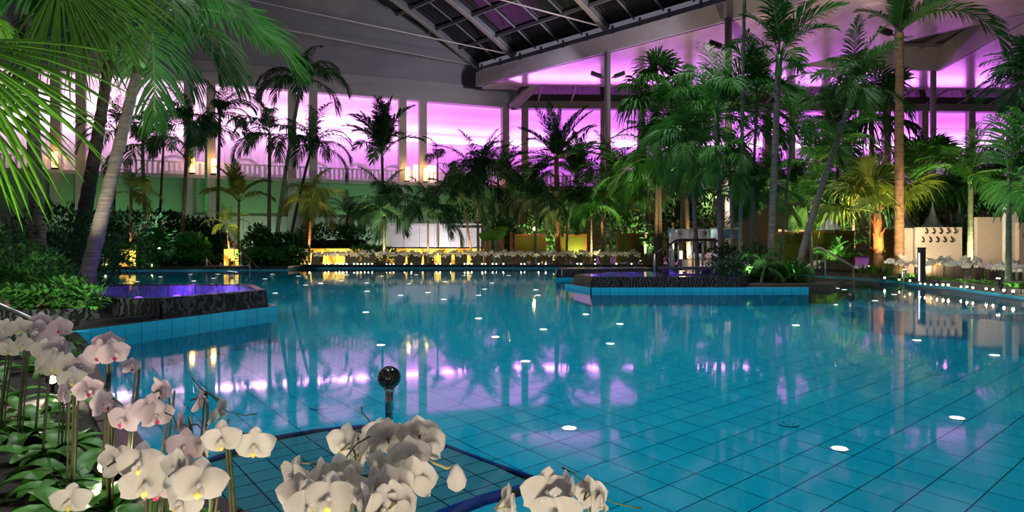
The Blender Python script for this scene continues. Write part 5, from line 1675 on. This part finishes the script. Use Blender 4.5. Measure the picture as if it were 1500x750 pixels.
for i in range(9):
    x = 1262 + i * 6.0
    strap_plant('tuft of upright strap leaves at the strap-leaf pool corner', V(((x - CX) / F * (20.3 - i * 0.15), 20.3 - i * 0.15 , GZ)), 9, 0.52, 0.035, 0.5, 'leaf_lime', 100 + i, group='strap-leaved tufts at the strap-leaf pool corner')
# ZZ-like plant in the trough
o = thing('leafy_plant', 'dark glossy plant with arching leafy stems in the charcoal planter', 'plant', PLT)
for i in range(22):
    put('stem', frond_me('upright', i % 6, i % 2, 'leaf_mid'), o, (R.uniform(-0.3, 0.3), R.uniform(-0.15, 0.15), 0), (0, 0, i * 2.4), 0.85 * R.uniform(0.8, 1.1))
# big round leaf plant
o = thing('elephant_ear', 'plant with a large round green leaf at the cream dividers', 'plant', (pp(724, 385, 31.5).x, 31.5, GZ))
for k, (x, y, rr, tilt) in enumerate(((727, 342, 0.42, 0.8), (712, 345, 0.34, 1.0), (735, 336, 0.3, 0.6))):
    q = pp(x, y, 31.4)
    mb = MB(); vs = [q]; fs = []
    for i in range(14):
        a = 2 * PI * i / 14
        rad = rr * (1 + 0.12 * math.sin(3 * a))
        vs.append(q + V((rad * math.cos(a), -rad * 0.5 * math.sin(a) * math.sin(tilt) , rad * math.sin(a) * 0.62 - 0.12 * rr)))
    fs = [(0, 1 + i, 1 + (i + 1) % 14) for i in range(14)]
    mb.add(vs, fs); mb.build('leaf', 'leaf_lime', o)
    mb = MB(); mb.tube([(o.location.x, 31.5, GZ), q.lerp(V((o.location.x, 31.5, q.z)), 0.5), q], 0.018, 6); mb.build('leaf_stalk', 'shaft', o)

# ------------------------------------------------------------------ orchids
def petal_geo(mb, ang, L, W, peak, cup, roll, nu=7, nv=6, off=0.0, mi=0):
    # a petal growing from the centre in the X-Z plane of a flower that faces -Y
    c, s = math.cos(ang), math.sin(ang)
    vs = []
    for i in range(nu + 1):
        u = math.sin(PI / 2 * i / nu) if nu > 3 else i / nu
        wd = W * (0.16 * (1 - u) + math.sin(PI * u ** peak) ** 0.55) if 0 < u < 1 else W * (0.2 if u == 0 else 0.02)
        for j in range(nv + 1):
            v = (j / nv - 0.5) * 2
            a = u * L - (0.05 * L * v * v * u)
            b = v * wd * 0.5
            d = -cup * math.sin(PI * u) + roll * u * u + 0.06 * W * v * v - off
            vs.append((a * c - b * s, d, a * s + b * c))
    fs = []
    for i in range(nu):
        for j in range(nv):
            k = i * (nv + 1) + j
            fs.append((k, k + 1, k + nv + 2, k + nv + 1))
    mb.add(vs, fs, mi)


def flower_meshes(pm, lm, alt):
    r = random.Random(alt * 3 + (7 if pm == 'petal_pink' else 1))
    sep = MB()
    for a in (90, 218, 322):
        petal_geo(sep, math.radians(a + r.uniform(-5, 5)), 0.049, 0.037, 0.95, 0.004, 0.010 * r.uniform(0.2, 1.6), off=-0.003)
    pets = []
    for a in (12, 168):
        p = MB(); petal_geo(p, math.radians(a + r.uniform(-5, 5)), 0.053, 0.056, 0.78, 0.008, 0.010 * r.uniform(-0.6, 1.3))
        pets.append(p.mesh('petal', pm, smooth=True))
    lip = MB()
    petal_geo(lip, math.radians(270), 0.025, 0.0130, 1.25, 0.010, -0.010, 5, 4, 0.006)
    petal_geo(lip, math.radians(225), 0.017, 0.012, 1.0, 0.006, -0.014, 4, 3, 0.008, 1)
    petal_geo(lip, math.radians(315), 0.017, 0.012, 1.0, 0.006, -0.014, 4, 3, 0.008, 1)
    cl = MB(); cl.tube([(0, 0.0, -0.003), (0, -0.010, 0.003), (0, -0.016, 0.001)], [0.004, 0.006, 0.004], 8)
    return sep.mesh('flower', pm, smooth=True), pets, lip.mesh('lip', [lm, pm], smooth=True), cl.mesh('column_tip', pm, smooth=True)


FLW = {}
for pm, lm in (('petal_white', 'lip_yellow'), ('petal_pink', 'lip_pink')):
    for alt in range(3):
        FLW[pm, alt] = flower_meshes(pm, lm, alt)


def orchid_leaf_me(L, wd, arch, seed):
    mb = MB()
    vs, fs = [], []
    for i in range(9):
        u = i / 8
        ww = wd * (math.sin(PI * (0.08 + 0.86 * u) ** 0.8) ** 0.7) * 0.5
        y = L * u * (1 - 0.18 * arch * u); z = L * (0.75 * u - arch * u * u)
        vs += [(-ww, y, z + ww * 0.35), (0, y, z), (ww, y, z + ww * 0.35)]
    for i in range(8):
        b = 3 * i
        fs += [(b, b + 1, b + 4, b + 3), (b + 1, b + 2, b + 5, b + 4)]
    mb.add(vs, fs)
    return mb.mesh('leaf', 'orchid_leaf', smooth=True)


OL = [orchid_leaf_me(0.25, 0.078, 0.75, 1), orchid_leaf_me(0.29, 0.085, 0.9, 2), orchid_leaf_me(0.22, 0.07, 0.5, 3), orchid_leaf_me(0.31, 0.08, 1.05, 4)]
BZ = 0.085


def orchid(label, base, flowers, group=None, leaves=5, seed=1, branch=True):
    r = random.Random(seed)
    base = V((base[0], base[1], BZ))
    o = thing('orchid', label, 'orchid', base, group)
    pts = [pp(f[0], f[1], f[2]) for f in flowers]
    for k in range(leaves):
        put('leaf', OL[(seed + k) % 4], o, (r.uniform(-.02, .02), r.uniform(-.02, .02), 0), (0, 0, k * 2 * PI / leaves + r.uniform(-.3, .3)), r.uniform(0.85, 1.2))
    if not pts:
        return o
    back = [p + V((0, 0.03, 0.0)) for p in pts]
    st = back[0] + V((0, 0.02, -0.06))
    path = [base, base.lerp(V((st.x, st.y, base.z)), 0.35) + V((0, 0, (st.z - base.z) * 0.45)), st] + [b + V((0, 0.012, 0.012)) for b in back]
    mb = MB(); mb.tube(path, [0.0045] * 3 + [0.0032] * len(back), 6); mb.build('flower_spike', 'orchid_stem', o, True)
    if branch:
        e = back[-1]
        for k in range(2):
            a = r.uniform(-1, 1)
            pth = [e]
            for j in range(4):
                pth.append(pth[-1] + V((0.024 * a + r.uniform(-.012, .02), r.uniform(-.01, .01), r.uniform(-0.012, 0.03))))
            mb = MB(); mb.tube(pth, [0.0016] * 4 + [0.0024], 5); mb.build('bare_twig', 'orchid_stem', o, True)
    for k in range(2):
        sx = V((r.uniform(-.012, .012), r.uniform(-.012, .012), 0))
        mb = MB(); mb.tube([base + sx, V((st.x, st.y, st.z + r.uniform(0.0, 0.07))) + sx], 0.0035, 6); mb.build('stake', 'stake', o)
    for f, p, b in zip(flowers, pts, back):
        pm = 'petal_white' if f[3] == 'w' else 'petal_pink'
        sep, pets, lip, cl = FLW[pm, r.randint(0, 2)]
        yaw = math.radians(f[4]); pit = math.radians(f[5] if len(f) > 5 else r.uniform(-4, 14))
        s = (f[6] if len(f) > 6 else 1.0) * r.uniform(0.95, 1.06)
        fl = put('flower', sep, o, p - base, (pit, r.uniform(-0.2, 0.2), yaw), s)
        for m in pets:
            put('petal', m, fl)
        put('lip', lip, fl)
        put('column_tip', cl, fl)
        mb = MB(); fw = V((math.sin(yaw), -math.cos(yaw), 0))
        mb.tube([p - fw * 0.004, p - fw * 0.025 + V((0, 0, -0.004)), b + V((0, 0.012, 0.012))], 0.0022, 5); mb.build('pedicel', 'bud', o, True)
    return o


def on_bed(x, Y):
    return ((x - CX) / F * Y, Y)


NO = [  # label, base x (pixel) and depth, blossoms: x, y, depth, colour, yaw
    ('cream orchid spray by the steel handrail', (0, 3.3), [(6, 481, 3.1, 'w', -10), (12, 511, 3.05, 'w', 15), (-8, 497, 3.1, 'w', 0)]),
    ('cream orchid with open blossoms next to the handrail end', (28, 3.2), [(29, 480, 3.1, 'w', 10), (34, 504, 3.0, 'w', -15), (50, 500, 3.1, 'w', 25)]),
    ('blush orchid at the top of the bed by the handrail', (52, 3.25), [(54, 483, 3.15, 'p', 20), (68, 498, 3.1, 'p', 40), (60, 471, 3.2, 'p', 60)]),
    ('cream orchid with nodding blossoms in the middle of the bed', (62, 2.9), [(62, 514, 2.85, 'w', 0), (76, 525, 2.8, 'w', 30), (62, 537, 2.8, 'w', -30), (82, 539, 2.8, 'w', 10)]),
    ('blush orchid pair with deep pink hearts before the ledge', (90, 3.0), [(88, 480, 2.9, 'p', 10), (88, 508, 2.85, 'p', 20)]),
    ('cream orchid cluster with open yellow hearts', (104, 2.7), [(99, 535, 2.6, 'w', 10), (105, 556, 2.55, 'w', 20), (86, 533, 2.7, 'w', -20), (120, 537, 2.6, 'p', 20)]),
    ('blush orchid with two big blossoms over the pool edge', (150, 2.45), [(145, 518, 2.3, 'p', 0), (166, 517, 2.3, 'p', 35), (158, 506, 2.35, 'p', -160)]),
    ('blush orchid with one sideways blossom', (104, 2.5), [(94, 576, 2.35, 'p', -75), (129, 571, 2.3, 'p', 30)]),
    ('small blush orchid with a half-open blossom', (186, 2.55), [(192, 537, 2.5, 'p', 55, 5, 0.7)]),
    ('blush orchid with a blossom turned to its edge', (160, 2.35), [(151, 591, 2.2, 'p', 78), (182, 614, 2.1, 'p', -5)]),
    ('blush orchid with three blossoms and magenta hearts', (226, 2.2), [(236, 572, 2.1, 'p', 150), (218, 600, 2.05, 'p', 5), (229, 608, 2.05, 'p', 35)]),
    ('pale orchid with a lone turned blossom on bare twigs', (288, 2.1), [(293, 584, 2.0, 'p', 110), (321, 603, 1.95, 'w', 80, 20, 0.9)]),
    ('blush orchid with a vivid magenta heart', (268, 1.9), [(266, 622, 1.8, 'p', -70), (271, 655, 1.75, 'p', 12)]),
    ('large cream orchid with wide frontal blossoms', (212, 1.75), [(205, 679, 1.5, 'w', 15), (172, 676, 1.55, 'w', 160), (211, 709, 1.5, 'w', 40)]),
    ('mauve orchid low in the bed', (232, 1.85), [(231, 714, 1.6, 'p', 5), (258, 700, 1.7, 'p', -20)]),
    ('blush orchid low beside the spot lamp', (108, 2.0), [(103, 733, 1.75, 'w', 20)]),
    ('large cream orchid with the biggest round blossom', (285, 1.6), [(292, 708, 1.3, 'w', 18), (264, 690, 1.4, 'w', 150), (268, 735, 1.35, 'w', -30)]),
    ('cream orchid with two frontal blossoms above the bench', (350, 1.9), [(325, 644, 1.7, 'w', 5), (373, 653, 1.75, 'w', 10), (300, 648, 1.75, 'w', -70)]),
    ('drooping cream orchid with blossoms seen from the side', (500, 1.7), [(516, 656, 1.55, 'w', 110), (534, 668, 1.5, 'w', 80), (506, 650, 1.6, 'w', -20), (560, 640, 1.6, 'w', 165)]),
    ('cream orchid cluster seen from behind with green stalks', (585, 1.65), [(566, 642, 1.5, 'w', 200), (592, 646, 1.5, 'w', 175), (614, 638, 1.5, 'w', 190), (624, 650, 1.5, 'w', 160), (601, 668, 1.45, 'w', 185), (606, 700, 1.4, 'w', 170)]),
    ('cream orchid cluster with yellow lips at the lower edge', (455, 1.55), [(430, 696, 1.4, 'w', -40, 5, 0.8), (468, 700, 1.35, 'w', 70, 5, 0.85), (438, 724, 1.35, 'w', 10, 5, 0.9), (452, 738, 1.3, 'w', 40)]),
    ('cream orchid with full blossoms below the drooping spray', (520, 1.5), [(482, 730, 1.3, 'w', 5), (512, 716, 1.35, 'w', -30), (548, 716, 1.35, 'w', 60), (560, 690, 1.4, 'w', 130), (540, 742, 1.3, 'w', 90), (498, 700, 1.4, 'w', 20)]),
    ('cream orchid with a wide back-turned blossom', (590, 1.5), [(583, 735, 1.3, 'w', 150), (560, 745, 1.3, 'w', 20), (572, 715, 1.35, 'w', 200)]),
    ('cream orchid low at the water with one open face', (800, 1.5), [(800, 722, 1.3, 'w', 8), (828, 728, 1.32, 'w', 60), (744, 742, 1.3, 'w', 100), (815, 752, 1.28, 'w', -20)]),
    ('cream orchid at the end of the bed seen from behind', (866, 1.5), [(866, 724, 1.35, 'w', 140, 10, 0.8), (878, 738, 1.35, 'w', 60, 10, 0.8)]),
]
for i, (lab, (bx_, bY), fl) in enumerate(NO):
    orchid(lab, on_bed(bx_, bY), fl, None, 4, seed=i + 1, branch=(i % 3 != 1))
# bare green bud hanging from the cluster
q = pp(669, 700, 1.45)
mb = MB(); mb.lathe((q.x, q.y, q.z - 0.028), [(0.006, 0), (0.018, 0.008), (0.022, 0.024), (0.014, 0.044), (0.004, 0.056)], 9)
hb_ = tag(thing('orchid_bud', 'half-opened cream orchid bud on a yellow stalk', 'bud', q))
mb.build('bud', 'petal_white', hb_, True)
mb = MB(); mb.tube([q + V((0, 0, 0.026)), pp(655, 686, 1.46), pp(636, 678, 1.47), pp(622, 668, 1.5)], 0.003, 6); mb.build('stalk', 'bud', hb_, True)
# leafy orchids without blossoms fill the bed
r_ = random.Random(77)
spots = []
for k in range(400):
    x, y = r_.uniform(-4.6, -0.4), r_.uniform(1.5, 6.6)
    if inside(x, y, NEAR) and inside(x + 0.22, y - 0.05, NEAR) and x / y > -1.05 and all((x - a) ** 2 + (y - b) ** 2 > 0.30 ** 2 for a, b in spots):
        spots.append((x, y))
for i, (x, y) in enumerate(spots[:46]):
    orchid('orchid plant of broad green leaves without blossoms in the near bed', (x, y), [], 'leafy orchids of the near bed', 6, seed=50 + i)

# far orchid rows
def far_orchid(label, group, seed, pm):
    r = random.Random(seed)
    o = thing('orchid', label, 'orchid', (0, 0, 0), group)
    for k in range(6):
        put('leaf', OL[k % 4], o, (0, 0, 0), (0, 0, k * 1.05 + r.uniform(-.2, .2)), r.uniform(0.9, 1.3))
    mb = MB(); heads = []
    for k in range(2):
        dx = r.uniform(-0.05, 0.05)
        h = r.uniform(0.46, 0.58)
        p = [V((dx, 0, 0)), V((dx * 1.5, 0, h * 0.7)), V((dx * 2 + 0.03, -0.02, h)), V((dx * 2 + 0.14 * (1 if k else -1), -0.05, h + 0.02))]
        mb.tube(p, 0.005, 4)
        for j in range(6):
            heads.append(p[2].lerp(p[3], j / 5) + V((r.uniform(-.03, .03), -0.03 + r.uniform(-.03, .03), r.uniform(-0.07, 0.05))))
    mb.build('flower_spike', 'orchid_stem', o)
    for h in heads:
        f = put('flower', FARF[pm], o, h, (r.uniform(-.2, .4), r.uniform(-.5, .5), r.uniform(-0.9, 0.9)), 1.15)
    return o


FARF = {}
for pm, lm in (('petal_white', 'lip_yellow'), ('petal_pink', 'lip_pink')):
    mb = MB()
    for a, L, W in ((90, .045, .034), (218, .045, .034), (322, .045, .034), (12, .05, .055), (168, .05, .055)):
        petal_geo(mb, math.radians(a), L, W, 0.9, 0.006, 0.004, 3, 2)
    petal_geo(mb, math.radians(270), 0.022, 0.016, 1.0, 0.01, -0.01, 2, 2, 0.008, 1)
    FARF[pm] = mb.mesh('flower', [pm, lm])
protos = [far_orchid('white orchid in the long row on the far kerb bed', 'white orchids along the far kerb', s, 'petal_white') for s in (1, 2, 3)]
used = [0, 0, 0]


def place(protos, used, k, loc, rz, s):
    if not used[k]:
        used[k] = 1
        protos[k].location = loc; protos[k].rotation_euler = (0, 0, rz); protos[k].scale = (s, s, s)
    else:
        copy_tree(protos[k], loc, rz, s)


x = 447.0
i = 0
while x < 972:
    if not (935 < x < 945):
        Yo = 30.85 + (i % 3) * 0.16
        place(protos, used, i % 3, V(((x - CX) / F * Yo, Yo, GZ)), R.uniform(-0.5, 0.5), R.uniform(0.92, 1.12))
    x += R.uniform(5.2, 7.4)
    i += 1
protos = [far_orchid('white orchid in the bed of the hook board bank', 'white orchids of the hook board bank', s, 'petal_white') for s in (4, 5, 6)]
used = [0, 0, 0]
pk = [far_orchid('pink orchid among white ones in the bed of the hook board bank', 'pink orchids of the hook board bank', s, 'petal_pink') for s in (7,)]
upk = [0]
for i, x in enumerate((1310, 1318, 1340, 1346, 1352, 1363, 1369, 1386, 1394, 1402, 1410, 1414, 1420, 1427, 1464, 1472, 1480, 1487, 1494, 1501)):
    Yo = 18.6 - (x - 1310) / 190 * 4.6
    place(protos, used, i % 3, V(((x - CX) / F * Yo, Yo, GZ)), R.uniform(-0.5, 0.5), R.uniform(0.85, 1.05))
for i, x in enumerate((1322, 1443, 1448, 1489)):
    Yo = 18.4 - (x - 1310) / 190 * 4.6
    place(pk, upk, 0, V(((x - CX) / F * Yo, Yo, GZ)), R.uniform(-0.5, 0.5), 0.85)
# low leafy edging plants of the hook board bank
for i in range(26):
    x = 1296 + i * 8.2
    Yo = gp(x, 411 + (x - 1290) * 0.124, 0).y + 0.55
    orchid_o = strap_plant('leafy edging plant on the hook board kerb beside the small lamps', V(((x - CX) / F * Yo, Yo, GZ)), 8, 0.24, 0.07, 1.0, 'orchid_leaf', 300 + i, 'edging_plant', group='edging plants on the hook board kerb')

# ------------------------------------------------------------------ garden spot lamps, some added as fill light
def spot_lamp(label, loc, target, power, colour, ang=70, lens='lamp_white', s=1.0, blend=0.6, group=None):
    loc = V(loc)
    o = thing('garden_spot', label, 'spotlight', loc, group)
    d = (V(target) - loc).normalized()
    c = loc + V((0, 0, 0.07 * s))
    mb = MB(); mb.tube([loc, c], 0.01 * s, 6); mb.build('spike', 'black_metal', o)
    mb = MB(); mb.tube([c - d * 0.05 * s, c + d * 0.045 * s], [0.028 * s, 0.036 * s], 12); mb.build('housing', 'black_metal', o, True)
    mb = MB(); mb.tube([c + d * 0.0455 * s, c + d * 0.05 * s], 0.024 * s, 12); mb.build('lens', lens, o)
    light('SPOT', c + d * 0.07 * s, power, colour, target, 0.02 * s, ang, blend, parent=o)
    return o


WARM, WHITE = (1.0, 0.62, 0.28), (1.0, 0.88, 0.68)
spot_lamp('small spot lamp shining among the low orchid leaves', gp(150, 712, BZ), pp(300, 640, 1.7), 18, WHITE, 120)
spot_lamp('spot lamp among the stakes of the pale orchids', gp(77, 574, BZ), pp(60, 520, 3.0), 24, WHITE, 120)
spot_lamp('added unseen spot lamp low in the near bed below the big blossoms', (-0.75, 1.05, BZ), pp(300, 660, 1.6), 12, WHITE, 110)  # this and the following bed spots are added out of frame for the blossoms
spot_lamp('added unseen spot lamp low in the near bed facing the drooping sprays', (-0.05, 0.75, BZ), pp(560, 680, 1.5), 34, WHITE, 110)
spot_lamp('added unseen spot lamp low in the near bed at the end of the flowers', (0.35, 0.7, BZ), pp(800, 720, 1.35), 14, WHITE, 100)
spot_lamp('added unseen spot lamp in the near bed facing the blush orchids', (-1.55, 1.5, BZ), pp(120, 560, 2.5), 22, WHITE, 110)
UP = [
    ('uplight under the lime fan palm leaves', (-4.9, 6.2, 0.1), pp(40, 160, 6.5), 620, (1.0, 1.0, 0.6), 95),
    ('uplight in the shrubs shining up the leaning trunk', (-6.7, 9.6, 0.18), pp(185, 180, 11.3), 260, (1.0, 0.93, 0.74), 60),
    ('uplight in front of the small-leaved shrub', (-4.35, 6.2, 0.1), (-6.2, 9.0, 1.1), 190, (1.0, 0.97, 0.72), 75),
    ('uplight behind the violet whirlpool', (-5.6, 12.2, 0.1), pp(300, 60, 14), 380, (0.8, 1.0, 0.8), 100),
    ('amber uplight at the short orange lit palm', pp(190, 388, 28.2), pp(192, 285, 28.7), 130, WARM, 60),
    ('green uplight at the slim green lit palm', pp(304, 385, 34.5), pp(302, 220, 36), 420, (0.05, 1.0, 0.25), 40),
    ('amber uplight behind the robe stand', pp(232, 375, 33.5), pp(240, 285, 44), 1500, (1.0, 0.75, 0.38), 60),
    ('yellow uplight at the young palm by the pedestal', pp(340, 388, 27.8), pp(340, 320, 29), 140, (1, 0.85, 0.35), 90),
    ('white uplight at the tallest slender palm', pp(405, 386, 30), pp(430, 200, 31), 420, (0.95, 0.92, 1.0), 50),
    ('amber uplight at the lit trunk near the onyx counter', pp(449, 386, 30.4), pp(455, 300, 30.9), 150, WARM, 55),
    ('uplight below the round-crowned palm', pp(556, 386, 31), pp(563, 310, 31.8), 190, (1, 0.9, 0.6), 90),
    ('uplight below the low spreading palm', pp(634, 386, 31), pp(627, 315, 31.6), 130, (1, 0.9, 0.6), 90),
    ('amber uplight at the slanting orange trunk', pp(690, 386, 31.2), pp(685, 300, 31.8), 140, WARM, 50),
    ('amber uplight at the date palm', pp(811, 386, 32.2), pp(816, 260, 33), 260, WARM, 45),
    ('yellow uplight at the bright lime screen', pp(848, 384, 33.2), pp(845, 352, 34), 60, (1, 0.9, 0.35), 100),
    ('uplight below the fine yellow-green palm', pp(872, 386, 30.9), pp(866, 305, 31.4), 260, (1, 0.92, 0.5), 95),
    ('uplight below the fronds near the gazebo', pp(938, 386, 29), pp(950, 280, 29.8), 420, (1, 0.95, 0.6), 95),
    ('amber uplight inside the gazebo', pp(1012, 388, 25.6), pp(1005, 260, 27), 520, (1, 0.85, 0.45), 95),
    ('uplight in the middle of the palm island', pp(1098, 410, 16.6), pp(1095, 150, 18.4), 900, (0.95, 1.0, 0.80), 95),
    ('uplight at the island tip by the leaning trunk', pp(1160, 414, 16.2), pp(1220, 150, 18), 700, (0.95, 1.0, 0.82), 85),
    ('amber uplight at the poster wall', pp(1160, 384, 26.9), pp(1155, 340, 27.4), 160, (1, 0.72, 0.3), 110),
    ('amber uplight at the shaggy fan palm', pp(1290, 399, 19.5), pp(1286, 320, 20.3), 260, (1.0, 0.5, 0.14), 60),
    ('yellow uplight behind the shaggy fan palm', pp(1272, 395, 21.2), pp(1280, 240, 21.5), 420, (1.0, 0.88, 0.4), 80),
    ('white uplight at the thick ringed palm', pp(1325, 404, 18.3), pp(1318, 60, 19), 130, (1.0, 0.88, 0.65), 30),
    ('uplight under the broad-leaved palm', pp(1462, 420, 13.4), pp(1470, 260, 13.3), 70, (0.95, 1.0, 0.7), 110),
    ('uplight behind the cabin wall at the hook board bank', pp(1430, 404, 20), pp(1425, 270, 20.6), 260, (1, 0.92, 0.55), 95),
    ('added uplight washing the white bar front', pp(640, 384, 35), pp(640, 350, 38.2), 420, (1, 0.95, 0.95), 130),  # added lamp that brightens the bar front
    ('warm uplight in the hedge behind the middle screens', pp(800, 380, 36), pp(800, 300, 42), 900, (1, 0.85, 0.4), 120),
    ('warm uplight in the hedge behind the gazebo', pp(960, 380, 33), pp(960, 280, 40), 900, (1, 0.85, 0.4), 120),
    ('warm uplight behind the wide olive screen', pp(1230, 380, 27), pp(1220, 280, 32), 700, (1, 0.9, 0.5), 120),
    ('added warm ceiling washer in the bed behind the gazebo', pp(1040, 378, 36), (12, 41, 14.3), 5200, (1, 0.78, 0.55), 100),  # both ceiling washers are added to warm and brighten the film
    ('added warm ceiling washer in the bed behind the cabins', pp(1250, 378, 33), (20, 38, 14.3), 4200, (1, 0.78, 0.55), 100),
    ('added bed spot lighting the orchids before the hook board', pp(1372, 424, 15.2), pp(1385, 395, 16.6), 26, (1, 0.93, 0.75), 140),  # the bed spots here are added so the orchids read brighter
    ('added bed spot lighting the orchids before the mauve cabin wall', pp(1466, 432, 13.6), pp(1475, 395, 14.8), 26, (1, 0.93, 0.75), 140),
    ('added bed spot lighting the orchids at the thick ringed palm', pp(1318, 413, 18.0), pp(1320, 393, 18.6), 16, (1, 0.93, 0.75), 140),
    ('uplight by the leafy planter', pp(1205, 402, 21.4), pp(1210, 300, 22.5), 220, (1, 0.95, 0.6), 100),
]
for lab, loc, tg, pw, c, ang in UP:
    loc = V(loc); loc.z = max(0.1, min(loc.z, 0.2))
    spot_lamp(lab, loc, tg, pw * (2.0 if loc.y > 13 and pw < 1000 else 1), c, ang, s=1.4)
# wall washers over the green wall
for i, x in enumerate((130, 240, 380, 500, 560, 660)):
    t = wt(x)
    c = wp(t, -2.0, 0.12)
    o = thing('wall_washer', 'green wall washer lamp at the foot of the green wall', 'spotlight', c, 'washers at the green wall')
    mb = MB(); mb.box((c.x, c.y, 0.16), (0.4, 0.14, 0.12)); mb.build('housing', 'black_metal', o)
    mb = MB(); mb.box((c.x, c.y, 0.225), (0.36, 0.1, 0.01)); mb.build('lens', 'step_lens', o)
    light('SPOT', (c.x, c.y, 0.3), 430, (0.62, 1.0, 0.62), wp(t, 0, 3.6), 0.1, 120, 0.9, parent=o)
